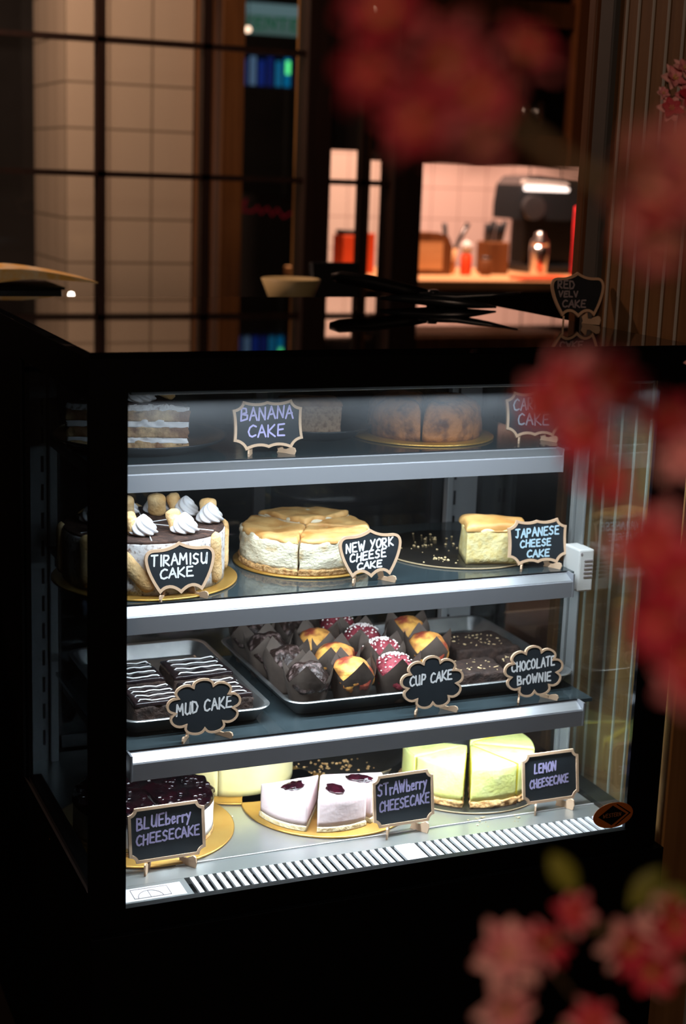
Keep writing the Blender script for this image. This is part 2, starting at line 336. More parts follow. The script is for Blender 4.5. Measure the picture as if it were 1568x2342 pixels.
def poly_block(poly, z0, z1, edge=0.004, amp=0.0, nscale=40, seed=0, dome=0.0, nz=5, rings=5, jit_top=None, sub=0.006):
    """Solid block over a plan polygon with rounded top edge and uneven surface."""
    P = []
    for i in range(len(poly)):
        a, b = Vector(poly[i]), Vector(poly[(i + 1) % len(poly)])
        k = max(1, int((b - a).length / sub))
        P += [a.lerp(b, t / k) for t in range(k)]
    n = len(P); c = sum(P, Vector((0, 0))) / n
    rad = sum((p - c).length for p in P) / n
    V, F = [], []; rows = []
    for k in range(nz + 1):
        z = z0 + (z1 - edge - z0) * k / nz; rows.append((0.0, z))
    for k in range(1, 4):
        t = k / 3 * PI / 2; rows.append((edge * (1 - math.cos(t)), z1 - edge + edge * math.sin(t)))
    for k in range(1, rings):
        rows.append((edge + (rad - edge) * k / rings, z1))
    for (ins, z) in rows:
        s = 1 - ins / rad
        for p in P:
            q = c + (p - c) * s
            V.append([q.x, q.y, z + (dome * (1 - s * s) if z >= z1 - edge else 0)])
    V.append([c.x, c.y, z1 + dome])
    if amp:
        ctr = Vector((c.x, c.y, (z0 + z1) / 2))
        for v in V:
            if v[2] > z0 + 1e-5:
                d = N3(*v, nscale, seed) * amp; q = (Vector(v) - ctr).normalized()
                v[0] += q.x * d; v[1] += q.y * d; v[2] += q.z * d + N3(v[0], v[1], 0, nscale * 0.6, seed + 3) * amp * 0.7 * (1 if v[2] > z1 - edge else 0)
    m = len(rows)
    for k in range(m - 1):
        for i in range(n): F.append((k * n + i, k * n + (i + 1) % n, (k + 1) * n + (i + 1) % n, (k + 1) * n + i))
    L = len(V) - 1
    for i in range(n): F.append(((m - 1) * n + i, (m - 1) * n + (i + 1) % n, L))
    F.append(tuple(range(n))[::-1])
    return V, F
def sector(cx, cy, r, a0, a1, gap=0.0015, n=22):
    """plan polygon of a cake wedge, degrees, pulled back by gap from its cut lines"""
    a0, a1 = math.radians(a0), math.radians(a1)
    full = abs(a1 - a0) > 2 * PI - 1e-3
    if full: return [(cx + r * math.cos(2 * PI * i / 64), cy + r * math.sin(2 * PI * i / 64)) for i in range(64)]
    mid = (a0 + a1) / 2; off = gap / max(0.2, math.sin((a1 - a0) / 2)) if a1 - a0 < PI * 0.98 else gap
    ax, ay = cx + off * math.cos(mid), cy + off * math.sin(mid); da = gap / r
    pts = [(ax, ay)]
    for i in range(n + 1):
        a = a0 + da + (a1 - a0 - 2 * da) * i / n
        pts.append((cx + r * math.cos(a), cy + r * math.sin(a)))
    return pts
def blob(rx, ry, rz, amp=0.1, s=3, seed=0, nu=20, nv=12, zmin=-1.0):
    V, F = [], []
    for j in range(nv + 1):
        ph = -PI / 2 + PI * j / nv
        for i in range(nu):
            th = 2 * PI * i / nu
            d = Vector((math.cos(th) * math.cos(ph), math.sin(th) * math.cos(ph), max(zmin, math.sin(ph))))
            k = 1 + amp * noise.noise(d * s + Vector((seed * 7.7, seed, 0)))
            V.append((d.x * rx * k, d.y * ry * k, d.z * rz * k))
    for j in range(nv):
        for i in range(nu): F.append((j * nu + i, j * nu + (i + 1) % nu, (j + 1) * nu + (i + 1) % nu, (j + 1) * nu + i))
    return V, F

# ------------------------------------------------------------------ handwriting
GL = {
 'A': ([(0, 0), (.42, 1), (.85, 0)], [(.15, .36), (.72, .40)]), 'B': ([(.05, 0), (.05, 1), (.6, .92), (.65, .62), (.1, .53), (.75, .42), (.78, .1), (.05, 0)],),
 'C': ([(.8, .86), (.5, 1), (.15, .8), (.02, .45), (.15, .1), (.45, 0), (.82, .12)],), 'D': ([(.05, 0), (.05, 1), (.55, .9), (.8, .5), (.55, .08), (.05, 0)],),
 'E': ([(.75, 1), (.08, .97), (.05, .02), (.78, 0)], [(.06, .52), (.62, .54)]), 'H': ([(.05, 1), (.05, 0)], [(.75, 1), (.75, 0)], [(.05, .5), (.75, .54)]),
 'I': ([(.2, 1), (.2, 0)],), 'J': ([(.05, 1), (.8, .98)], [(.5, .98), (.48, .15), (.3, 0), (.08, .1)]), 'K': ([(.05, 1), (.05, 0)], [(.75, 1), (.08, .45), (.8, 0)]),
 'L': ([(.08, 1), (.05, .02), (.72, 0)],), 'M': ([(.0, 0), (.1, 1), (.48, .4), (.85, 1), (.95, 0)],), 'N': ([(.02, 0), (.06, 1), (.72, .02), (.78, 1)],),
 'O': ([(.42, 1), (.08, .8), (.02, .35), (.25, 0), (.65, .08), (.82, .5), (.7, .88), (.42, 1)],), 'P': ([(.05, 0), (.05, 1), (.6, .95), (.72, .7), (.55, .48), (.06, .45)],),
 'R': ([(.05, 0), (.05, 1), (.6, .95), (.68, .72), (.5, .5), (.06, .47), (.75, 0)],), 'S': ([(.72, .88), (.4, 1), (.08, .8), (.2, .56), (.62, .44), (.7, .15), (.38, 0), (.02, .12)],),
 'T': ([(0, .97), (.82, 1)], [(.42, .98), (.4, 0)]), 'U': ([(.05, 1), (.06, .2), (.32, 0), (.65, .12), (.75, 1)], [(.75, .9), (.78, 0)]), 'V': ([(0, 1), (.38, 0), (.78, 1)],),
 'W': ([(0, 1), (.22, 0), (.48, .7), (.72, 0), (1.0, 1)],), 'Y': ([(.02, 1), (.38, .5)], [(.78, 1), (.15, -.12)]),
 'b': ([(.08, 1.05), (.06, 0), (.55, .04), (.62, .35), (.4, .52), (.08, .45)],), 'e': ([(.06, .32), (.55, .36), (.48, .58), (.2, .58), (.05, .3), (.2, .02), (.6, .1)],),
 'r': ([(.08, .58), (.1, 0)], [(.1, .4), (.3, .58), (.55, .55)]), 'y': ([(.05, .6), (.32, .2)], [(.62, .62), (.1, -.35)]), ' ': (), 'i': ([(.15, .6), (.15, 0)],)}
ADV = {'I': .45, 'M': 1.15, 'W': 1.2, ' ': .6, 'b': .78, 'e': .74, 'r': .66, 'y': .74, 'i': .4}
def ribbon(pts, w, y):
    V, F = [], []
    for (a, b) in zip(pts, pts[1:]):
        a, b = Vector(a), Vector(b); d = (b - a)
        if d.length < 1e-6: continue
        d.normalize(); n = Vector((-d.y, d.x)) * w / 2; k = len(V)
        for q in (a + n, b + n, b - n, a - n): V.append((q.x, y, q.y))
        F.append((k, k + 1, k + 2, k + 3))
    for p in pts:
        k = len(V)
        for i in range(8): V.append((p[0] + w / 2 * math.cos(i * PI / 4), y - 0.00004, p[1] + w / 2 * math.sin(i * PI / 4)))
        F.append(tuple(range(k, k + 8)))
    return V, F
def text_width(s): return sum(ADV.get(c, .98) for c in s)
def write(lines, width, y, pen):
    """lines: (text, x centre, z base, cap height, slope, width of line)"""
    parts = []
    for (s, xc, zb, h, sl, lw) in lines:
        k = lw / text_width(s); x = xc - lw / 2
        for c in s:
            up = rnd.uniform(-.04, .04) * h; sh = rnd.uniform(.0, .12)
            for st in GL[c]:
                pts = []
                for (u, v) in st:
                    px = x + (u * .92 + v * sh) * k + rnd.uniform(-.02, .02) * h; pz = zb + v * h + up + rnd.uniform(-.02, .02) * h
                    pts.append((px, pz + sl * (px - xc)))
                parts.append(ribbon(pts, pen, y))
            x += ADV.get(c, .98) * k
    return join(*parts)

# ------------------------------------------------------------------ the room
struct('floor', box(-4, 6, -4, 9, -0.05, 0), M['floor'])
struct('ceiling', box(-4, 6, -4, 9, 3.0, 3.05), M['ceil'])
struct('wall_back', box(-4, 6, 8.9, 9, 0, 3), M['ceil'])
struct('wall_left', box(-4, -3.9, -4, 9, 0, 3), M['ceil'])
struct('wall_kitchen', box(2.27, 6, 4.9, 5.0, 0, 3), M['tile_k'])
struct('wall_hatch_header', box(1.47, 1.70, 2.93, 2.98, 1.63, 3), M['dark_header'])
pil = struct('wall_tiled_pillar', box(0.0, 0.4425, 0, 0.5, -0.036, 2.96), M['tile']); pil.location = (0.644, 3.2, 0.036)
# grooved wood wall to the right of the case: slightly out of square with it
WA = -math.atan2(0.035, 0.45)
wr = struct('wall_right', box(0, 0.55, 0.0, 0.448, 0, 3), M['wall_wood']); wr.location = (0.921, -0.004, 0); wr.rotation_euler = (0, 0, WA)
for i, y in enumerate((0.042, 0.089, 0.138, 0.187, 0.236, 0.284, 0.325)):
    struct('trim_%d' % (i + 1), box(-0.0035, 0.002, y - 0.0022, y + 0.0022, 0, 3, 0.001), M['bead'], wr)  # pale strips paint the LED highlights on the flutes
struct('trim_8', box(-0.012, 0.003, 0.352, 0.402, 0, 3, 0.003), M['grey_strip'], wr)
struct('trim_9', box(-0.010, 0.01, 0.422, 0.449, 0, 3, 0.003), M['mid_wood'], wr)
struct('trim_10', box(0.0, 0.004, -0.004, 0.004, 0, 3, 0.001), M['lit_wood'], wr)  # lighter strip stands in for LED light on the wall corner
struct('trim_11', box(0.075, 0.105, -0.008, 0.002, 0, 1.1, 0.002), M['bead'], wr)
# glazed partition behind the case: bars, posts, low dark panel and panes
Y0 = 2.65
win = struct('window_1', join(box(-2.2, 1.58, Y0 - 0.02, Y0 + 0.02, 1.906, 1.922), box(-2.2, 1.58, Y0 - 0.02, Y0 + 0.02, 1.516, 1.533),
    box(0.610, 0.637, Y0 - 0.02, Y0 + 0.02, 1.0, 3), box(0.939, 0.967, Y0 - 0.02, Y0 + 0.02, 1.0, 3), box(-0.30, -0.27, Y0 - 0.02, Y0 + 0.02, 1.0, 3), box(1.476, 1.50, Y0 - 0.02, Y0 + 0.02, 1.0, 3)), M['dark_wood'])
struct('window_post', box(1.273, 1.362, Y0 - 0.04, Y0 + 0.05, 0, 3, 0.004), M['dark_wood'], win)
struct('window_post', box(1.578, 1.684, Y0 - 0.05, Y0 + 0.06, 0, 3, 0.004), M['dark_wood'], win)
struct('low_panel', box(-2.2, 1.684, Y0 - 0.03, Y0 + 0.03, 0, 1.10), M['dark_wood'], win)
struct('pane', box(-2.2, 1.58, Y0 - 0.002, Y0 + 0.002, 1.10, 3), M['glass_side'], win)
struct('lit_jamb', box(1.345, 1.376, 2.86, 2.90, 0, 3, 0.003), M['lit_wood'])['kind'] = 'structure'  # light on this post is put into its paler wood colour
bpy.data.objects['lit_jamb'].name = 'trim_12'
struct('door_1', join(box(1.09, 1.125, 3.10, 3.19, 0, 3), box(1.16, 1.235, 3.10, 3.2, 0, 3)), M['mid_wood'])
struct('trim_13', join(box(1.41, 1.44, 2.9, 2.95, 0, 3, 0.003), box(1.455, 1.475, 2.9, 2.95, 0, 3, 0.003), box(1.60, 1.63, 2.9, 2.95, 0, 1.7, 0.003)), M['mid_wood'])
# kitchen hatch: header cupboard
hd = thing('wall_cupboard', 'dark open cupboard above the bright kitchen hatch with glassware inside', 'cupboard', (0, 0, 0))
mk('frame', join(box(1.69, 2.36, 2.72, 2.77, 1.605, 1.70), box(2.29, 2.38, 2.70, 2.76, 1.60, 3), box(1.69, 2.36, 2.72, 2.77, 2.06, 2.14), box(2.03, 2.085, 2.70, 2.76, 1.70, 2.06)), M['mid_wood'], hd)
mk('back_panel', box(1.69, 2.95, 3.02, 3.05, 1.60, 3), M['dark_wood'], hd)
mk('shelf_board', box(1.69, 2.36, 2.76, 3.02, 1.60, 1.625), M['dark_wood'], hd)
for i, (x, lab) in enumerate(((2.14, 'stemmed glass inside the dark cupboard, nearest its left upright'), (2.19, 'brightest stemmed glass in the middle of the dark cupboard'), (2.245, 'stemmed glass in the dark cupboard, nearest the brown right frame'))):
    g = mk('wine_glass', lathe([(0.028, 0), (0.028, 0.003), (0.004, 0.006), (0.004, 0.10), (0.025, 0.12), (0.034, 0.16), (0.03, 0.20), (0.028, 0.20), (0.031, 0.16), (0.02, 0.125)], 20), M['silver'], None, True, loc=(x, 2.87, 1.6255))
    g.location.z = 1.6255; tag(g, lab, 'glass', 'glasses in the dark cupboard')

# kitchen counter and what stands on it
ct = thing('kitchen_counter', 'bright butcher block counter seen through the kitchen hatch', 'counter', (0, 0, 0))
mk('worktop', box(1.72, 3.4, 3.2, 3.95, 1.135, 1.172, 0.004), M['counter_wood'], ct)
mk('base', box(1.74, 3.38, 3.24, 3.93, 0, 1.135), M['dark_wood'], ct)
CZ = 1.1722
t = thing('espresso_machine', 'large black coffee machine with rounded shoulder under the strip light', 'coffee machine', (2.76, 3.72, CZ))
prof = [(-0.14, 0.28), (-0.13, 0.36), (-0.10, 0.395), (-0.05, 0.40), (0.22, 0.385), (0.22, 0.26), (0.10, 0.22), (-0.14, 0.22)]
mk('upper_housing', extr_xz(prof, -0.10, 0.12), M['plate'], t, 30)
mk('column', box(-0.05, 0.20, 0.0, 0.12, 0.03, 0.24, 0.006), M['plate'], t)
mk('drip_tray', box(-0.06, 0.21, -0.12, 0.12, 0.0, 0.035, 0.006), M['plate'], t)
mk('side_dial', rotz(mv(xf(lathe([(0.0, 0), (0.05, 0), (0.05, 0.03), (0.0, 0.03)], 20), Matrix.Rotation(PI / 2, 4, 'X')), -0.08, -0.10, 0.27), 0), M['door_dark'], t)
t = thing('strip_light', 'glowing white strip lamp above the black coffee machine', 'lamp', (2.588, 3.52, 1.522))
mk('tube', xf(tube([(0, 0, 0), (0.20, 0, 0)], 0.012, 12), Matrix.Identity(4)), emit_mat('warm_tube', (1.0, 0.78, 0.68), 2.6), t, True)
mk('housing', box(-0.01, 0.2, -0.012, 0.02, 0.012, 0.03, 0.003), M['white_plastic'], t)
for x_ in (0.02, 0.17): mk('hanger_rod', tube([(x_, 0.004, 0.0295), (x_, 0.004, 3.0 - 1.522)], 0.003, 6), M['door_dark'], t)
def bottle(name, loc, prof, m, label, cat, lidm=None, lid=None, grp=None):
    t = thing(name, label, cat, loc, 0, grp); mk('body', lathe(prof, 20), m, t, True)
    if lid: mk('lid', lathe(lid, 20), lidm, t, True)
    return t
t = thing('bread_box', 'rounded brown wooden bread box standing at the hatch post', 'box', (2.165, 3.55, CZ))
mk('body', extr_xz([(-0.07, 0.0), (0.09, 0), (0.095, 0.11), (0.075, 0.15), (0.03, 0.165), (-0.07, 0.165)], -0.06, 0.06), M['mid_wood'], t, 30)
mk('front_panel', box(-0.06, 0.05, -0.064, -0.06, 0.02, 0.13), M['counter_wood'], t)
t = thing('utensil_jar', 'tan jar holding two black handled utensils on the kitchen counter', 'jar', (2.285, 3.57, CZ))
mk('pot', lathe([(0.028, 0), (0.032, 0.10), (0.028, 0.10), (0.025, 0.01)], 20), M['counter_wood'], t, True)
for k, (dx, an) in enumerate(((-0.008, -0.12), (0.010, 0.42))):
    mk('handle', tube([(dx, 0, 0.05), (dx + 0.06 * math.sin(an), 0, 0.12), (dx + 0.17 * math.sin(an), 0, 0.20)], [0.006, 0.008, 0.011], 8), M['plate'], t, True)
bottle('sauce_bottle', (2.327, 3.5, CZ), [(0.02, 0), (0.024, 0.01), (0.024, 0.075), (0.015, 0.09)], M['red_plastic'], 'small red bottle with pale round cap on the kitchen counter', 'bottle', M['white_plastic'], [(0.015, 0.0905), (0.022, 0.1), (0.022, 0.125), (0.0, 0.137)])
t = thing('knife_block', 'wooden knife block with black knife handles beside the coffee machine', 'knife block', (2.50, 3.60, CZ))
mk('block', box(-0.045, 0.045, -0.06, 0.06, 0, 0.13, 0.006), M['mid_wood'], t)
for k in range(4):
    mk('knife_handle', tube([(-0.035 + 0.022 * k, 0, 0.12), (-0.04 + 0.026 * k, -0.02, 0.20 + 0.012 * (k % 2))], [0.009, 0.012], 8), M['plate'], t, True)
bottle('cocktail_shaker', (2.602, 3.40, CZ), [(0.03, 0), (0.032, 0.005), (0.038, 0.10), (0.037, 0.125)], M['silver'], 'steel cocktail shaker standing before the black coffee machine', 'shaker', M['silver'], [(0.037, 0.1255), (0.034, 0.145), (0.02, 0.158), (0.02, 0.175), (0.0, 0.182)])
bottle('spice_jar', (2.405, 3.48, CZ), [(0.022, 0), (0.024, 0.005), (0.024, 0.06), (0.02, 0.065)], M['mid_wood'], 'short brown jar between the red bottle and the knife block', 'jar', M['plate'], [(0.021, 0.0655), (0.021, 0.075), (0, 0.076)])
tag(mk('chopping_board', box(2.43, 2.66, 3.215, 3.33, CZ, CZ + 0.012, 0.003), M['red_plastic']), 'thin orange board at the counter edge under the shaker', 'board')
# red cloth hanging at the hatch side
cl = []
V, F = [], []
for i in range(9):
    for j in range(13):
        z = 1.174 + 0.28 * j / 12; V.append((2.783 + 0.052 * i / 8 + 0.012 * j / 12 * (1 - i / 16), 3.45 + 0.012 * math.sin(i * 1.7 + j * 0.15), z))
for i in range(8):
    for j in range(12): F.append((i * 13 + j, (i + 1) * 13 + j, (i + 1) * 13 + j + 1, i * 13 + j + 1))
o = mk('kitchen_towel', (V, F), M['red_cloth'], None, True); tag(o, 'red cloth hanging at the right side of the kitchen hatch', 'cloth')
md = o.modifiers.new('thick', 'SOLIDIFY'); md.thickness = 0.006
# orange carton behind the narrow panes
t = thing('takeaway_carton', 'orange red carton with dark lid behind the narrow window panes', 'carton', (1.875, 3.6, CZ))
mk('box_body', box(-0.065, 0.055, -0.05, 0.05, 0.0, 0.145, 0.004), M['red_plastic'], t)
mk('handle', box(0.04, 0.07, -0.056, -0.05, 0.0, 0.155, 0.002), M['red_plastic'], t)
mk('lid', box(-0.06, 0.05, -0.045, 0.045, 0.1455, 0.165, 0.008), M['plate'], t)
# back counter behind the case with bowl, terminal and patterned sheets
tag(mk('back_counter', join(box(-0.8, 1.25, 1.0, 2.1, 1.16, 1.2), box(-0.75, 1.2, 1.05, 2.05, 0, 1.16)), M['dark_wood']), 'dark service counter standing behind the display case', 'counter')
M['bowl'] = mat('cream_stoneware', (0.42, 0.36, 0.18), 0.5)
bw = mk('serving_bowl', lathe([(0.03, 0), (0.038, 0.0), (0.075, 0.09), (0.07, 0.092), (0.033, 0.008)], 32), M['bowl'], None, True, loc=(0.846, 1.6, 1.2002)); tag(bw, 'cream bowl on the back counter beside a wide dark post', 'bowl')
t = thing('card_terminal', 'black till screen tilted on the back counter by the cream bowl', 'till', (1.075, 1.85, 1.2002))
mk('screen', xf(box(-0.07, 0.07, -0.01, 0.01, 0.0, 0.11, 0.004), Matrix.Translation((0, 0, 0.008)) @ Matrix.Rotation(-0.25, 4, 'X')), M['plate'], t)
mk('base', box(-0.05, 0.05, -0.02, 0.09, 0, 0.012, 0.003), M['plate'], t)
t = thing('black_crate', 'black box behind the case under the yellow patterned sheets', 'box', (0.0, 1.2, 1.2002))
mk('body', box(-0.28, 0.168, -0.06, 0.12, 0, 0.098, 0.003), M['plate'], t)
mk('rim', box(-0.285, 0.173, -0.065, 0.125, 0.098, 0.104, 0.002), M['black'], t)
pm = mat('yellow_printed_paper', (0.92, 0.58, 0.12), 0.6, 0, (0.92, 0.80, 0.50), 26, 3, 0, None, (0.42, 0.6))
V, F = [], []
for i in range(25):
    s = i / 24; x = -0.30 + 0.54 * s; zz = 0.034 - 0.002 * math.sin(s * 6) - (0.024 * max(0, (s - 0.7) / 0.3) ** 1.4); th = 0.024 * (1 - max(0, (s - 0.62) / 0.38)) + 0.003
    for (y, z) in ((-0.07, zz), (0.11, zz), (0.11, zz - th), (-0.07, zz - th)): V.append((x, y, z))
for i in range(24):
    for k in range(4): F.append((i * 4 + k, i * 4 + (k + 1) % 4, i * 4 + 4 + (k + 1) % 4, i * 4 + 4 + k))
F += [(3, 2, 1, 0), (96, 97, 98, 99)]
o = mk('printed_sheets', (V, F), pm, None, loc=(0.0, 1.2, 1.3045)); tag(o, 'stack of yellow printed sheets curling over the black box', 'paper')
bulb = mk('glow_dot', lathe([(0.006, 0), (0.008, 0.006), (0.006, 0.012), (0.0, 0.014)], 16), emit_mat('warm_dot_glow', (1.0, 0.85, 0.7), 4.0), None, True, loc=(0.19, 1.22, 1.2802)); bulb.location = (0.191, 1.16, 1.2802)  # glowing dot added for a bright spot of unknown source
bulb.location.z = 1.2802; tag(bulb, 'tiny glowing dot under the yellow sheets', 'light')
mk('stem', lathe([(0.012, 0), (0.012, 0.004), (0.003, 0.006), (0.003, 0.0795), (0.0, 0.0796)], 12), M['black'], bulb, True).location = (0, 0, -0.08)
# lit menu boxes and small lamps in the dark room beyond
t = thing('menu_lightbox', 'teal and green lit sign hanging above the blue drinks panel', 'sign', (2.56, 6.5, 2.31))
mk('panel', box(-0.205, 0.205, 0, 0.05, 0, 0.165), emit_mat('teal_panel', (0.12, 0.20, 0.19), 0.45), t)
mk('top_band', box(-0.205, 0.205, -0.004, -0.0005, 0.10, 0.165), emit_mat('pale_blue_panel', (0.16, 0.25, 0.28), 0.55), t)
mk('lettering', write([('VENTE', 0.02, 0.03, 0.062, 0.0, 0.36)], 0.4, -0.0012, 0.011), mat('green_letter', (0.0, 0.06, 0.025), 0.6, emit=(0.0, 0.12, 0.05), estr=0.5), t)
for x_ in (-0.18, 0.18): mk('hanger_rod', tube([(x_, 0.025, 0.164), (x_, 0.025, 0.69)], 0.004, 6), M['door_dark'], t)
t2 = thing('drinks_lightbox', 'row of glowing blue drink pictures under the teal sign', 'sign', (2.53, 6.5, 2.02))
mk('panel', box(-0.19, 0.20, 0, 0.05, 0, 0.175), emit_mat('navy_panel', (0.003, 0.006, 0.02), 0.4), t2)
for i, (c, s) in enumerate((((0.03, 0.06, 0.35), 0.5), ((0.03, 0.05, 0.18), 0.5), ((0.12, 0.2, 0.35), 0.5), ((0.01, 0.03, 0.25), 0.5), ((0.01, 0.02, 0.16), 0.5), ((0.01, 0.16, 0.34), 0.6), ((0.0, 0.18, 0.42), 0.6))):
    x = -0.165 + 0.052 * i
    mk('drink_picture', box(x - 0.018, x + 0.018, -0.005, -0.0005, 0.006, 0.165 - 0.02 * (i % 2)), emit_mat('drink_glow', c, s), t2)
mk('bright_picture', box(0.137, 0.163, -0.009, -0.0055, 0.075, 0.15, 0.002), emit_mat('green_glow', (0.10, 0.75, 0.22), 1.6), t2)['label'] = 'bright green picture'
for i, (p, lab) in enumerate((((2.40, 6.4, 2.318), 'small glowing bulb hanging at the lower corner of the teal sign'), ((1.60, 2.86, 2.075), 'small glowing bulb hanging beyond the narrow window panes'))):
    t = thing('pendant_lamp', lab, 'lamp', p, 0, 'small bulbs in the dark room')
    mk('bulb', blob(0.017, 0.017, 0.017, 0), bpy.data.materials.get('bulb_glow') or emit_mat('bulb_glow', (1.0, 0.62, 0.45), 3.0), t, True)
    mk('cord', tube([(0, 0, 0.016), (0, 0, 3.0 - p[2])], 0.003, 6), M['black'], t)
for x_ in (-0.15, 0.16): mk('post', tube([(x_, 0.035, 0.17), (x_, 0.035, -2.02)], 0.012, 8), M['door_dark'], t2)
t = thing('neon_sign', 'dim red neon squiggle glowing in the dark doorway', 'neon sign', (2.56, 6.45, 1.30))
mk('glass_tube', tube([(-0.17, 0, 0.05), (-0.13, 0, 0.09), (-0.15, 0, 0.02), (-0.09, 0, 0.02), (-0.06, 0, 0.05), (-0.04, 0, 0.01), (0.0, 0, 0.045), (0.03, 0, 0.0), (0.06, 0, 0.04), (0.10, 0, -0.01), (0.15, 0, 0.02)], 0.006, 8), emit_mat('dim_neon', (0.5, 0.01, 0.03), 0.16), t, True)
mk('backing', box(-0.2, 0.2, 0.01, 0.02, -1.3, 0.12), M['ceil'], t)

# ------------------------------------------------------------------ chalkboard cake signs
def bez(segs, n=7):
    out = []
    for (p0, c, p1) in segs:
        for i in range(n):
            t = i / n; out.append(((1 - t) ** 2 * p0[0] + 2 * t * (1 - t) * c[0] + t * t * p1[0], (1 - t) ** 2 * p0[1] + 2 * t * (1 - t) * c[1] + t * t * p1[1]))
    return out
def mirror_path(half):                       # half outline from top centre down the left side to bottom centre
    full = list(half)
    for (p0, c, p1) in reversed(half): full.append(((-p1[0], p1[1]), (-c[0], c[1]), (-p0[0], p0[1])))
    return full
def outline(kind, a, b):
    a_, b_ = a, b
    S = lambda L: [tuple((q[0] * a, q[1] * b) for q in s) for s in L]
    if kind == 'plaque':
        h = [((0, .96), (-.3, .80), (-.70, 1.0)), ((-.70, 1.0), (-.74, .70), (-1.0, .66)), ((-1.0, .66), (-.93, 0), (-1.0, -.62)), ((-1.0, -.62), (-.74, -.66), (-.66, -1.0)), ((-.66, -1.0), (-.3, -.74), (0, -.94))]
    elif kind == 'shield':
        h = [((0, 1.0), (-.28, .74), (-.66, .76)), ((-.66, .76), (-.98, .80), (-1.0, .38)), ((-1.0, .38), (-.97, -.2), (-.60, -.95)), ((-.60, -.95), (-.34, -.52), (0, -1.0))]
    elif kind == 'notch':
        h = [((0, 1), (-.4, 1), (-.82, 1)), ((-.82, 1), (-.84, .78), (-1, .76)), ((-1, .76), (-1, 0), (-1, -.76)), ((-1, -.76), (-.84, -.78), (-.82, -1)), ((-.82, -1), (-.4, -1), (0, -1))]
    else:
        n = 9; pts = []
        f = lambda t, r: Vector((r * math.cos(t), r * math.sin(t)))
        for i in range(n):
            c0, c1 = f(PI / 2 + 2 * PI * (i - .5) / n, .85), f(PI / 2 + 2 * PI * (i + .5) / n, .85)
            mid, ch = (c0 + c1) / 2, (c1 - c0) / 2; o = mid.normalized()
            for k in range(10):
                a = PI - PI * k / 10 * 1.0
                q = mid + ch * math.cos(a) * 1.0 + o * ch.length * math.sin(a) * 0.80; pts.append((q.x * a_, q.y * b_))
        return pts
    return bez(S(mirror_path(h)), 8)
def foot_poly(L, H):
    return [(-L * .90, 0.0), (-L, H * .5), (-L * .92, H * .9), (-L * .7, H), (-L * .35, H * .8), (-.005, H * .72), (-.003, H * .6), (0.004, H * .6), (0.006, H * 1.25), (0.011, H * 1.35), (0.016, H * .9), (L * .6, H * .3), (L * .7, 0)]
def sign(kind, name, label, loc, wdt, hgt, pen, lines, rz=0.0, tilt=0.2, lift=0.012):
    t = thing(name, label, 'sign', loc, rz, 'small chalkboard cake signs')
    a, b = wdt / 2, hgt / 2; out = outline(kind, a, b); inn = inset(out, 0.0046 if kind != 'cloud' else 0.0036)
    Mx = Matrix.Translation((0, 0, lift)) @ Matrix.Rotation(-tilt, 4, 'X') @ Matrix.Translation((0, 0, b))
    mk('frame', xf(ring_xz(out, inn, -0.0022, 0.0018), Mx), M['ply'], t)
    mk('board', xf(extr_xz(inn, -0.0008, 0.0016), Mx), M['chalk'], t)
    L = [(s, x * a, z * b, h * b, sl, w * 2 * a) for (s, x, z, h, sl, w) in lines]
    mk('lettering', xf(write(L, wdt, -0.0011, 0.0029), Mx), M[pen], t)
    for s in (-1, 1):
        f = extr_xz(foot_poly(0.021, lift + 0.0035), -0.0014, 0.0014)          # plate in XZ, turn it to run front-to-back
        f = xf(f, Matrix.Translation((s * a * .50, 0.003, 0)) @ Matrix.Rotation(PI / 2 + s * 0.55, 4, 'Z'))
        mk('foot', f, M['ply'], t)
    return t

# ------------------------------------------------------------------ display case
CX0, CX1 = -0.0527, 0.9105
case = thing('display_case', 'black refrigerated cake display case with lit glass front', 'display case', (0.42, 0.0, 0.0))
def cp(name, vf, m, smooth=False, parent=None): return mk(name, mv(vf, -0.42) if parent is None else mv(vf, -0.42), m, parent or case, smooth)
base = cp('base_cabinet', box(CX0, 0.9215, -0.012, 0.86, 0.0, 0.467, 0.0006, 1), M['black'])
cp('kick_plate', box(CX0, 0.91, -0.0145, -0.0122, 0.02, 0.10), M['black_gloss'])
cp('frame', join(box(CX0, 0.0, 0.0, 0.013, 0.4675, 1.300), box(0.868, CX1, 0.0, 0.013, 0.4675, 1.300), box(0, 0.868, 0.0, 0.013, 1.2545, 1.300), box(0, 0.868, 0, 0.013, 0.4675, 0.5035),
    box(CX0, CX0 + 0.016, 0.47, 0.86, 0.4675, 1.300), box(0.868, CX1, 0.62, 0.86, 0.4675, 1.300), box(CX0, CX0 + 0.03, 0.013, 0.47, 1.245, 1.300), box(CX0, CX0 + 0.03, 0.013, 0.47, 0.4675, 0.53),
    box(0.875, CX1, 0.013, 0.62, 1.25, 1.300), box(0.875, CX1, 0.013, 0.62, 0.4675, 0.50)), M['black'])
cp('glass_border', join(box(0.8515, 0.868, 0.0038, 0.012, 0.5035, 1.2545)), M['black_gloss'])
cp('ceiling_panel', box(CX0 + 0.03, 0.875, 0.013, 0.86, 1.262, 1.300), M['black'])
cp('top_panel', box(CX0, 0.911, -0.002, 0.858, 1.3002, 1.309, 0.0012), M['toptop'])
cp('front_glass', box(0.0, 0.868, 0.004, 0.009, 0.5035, 1.2545), M['glass'])
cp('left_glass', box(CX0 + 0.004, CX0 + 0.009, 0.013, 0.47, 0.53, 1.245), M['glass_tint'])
cp('right_glass', box(0.862, 0.867, 0.013, 0.62, 0.50, 1.255), M['glass_side'])
cp('sill', box(0.0, 0.868, 0.0132, 0.018, 0.4675, 0.4995), M['black_gloss'])
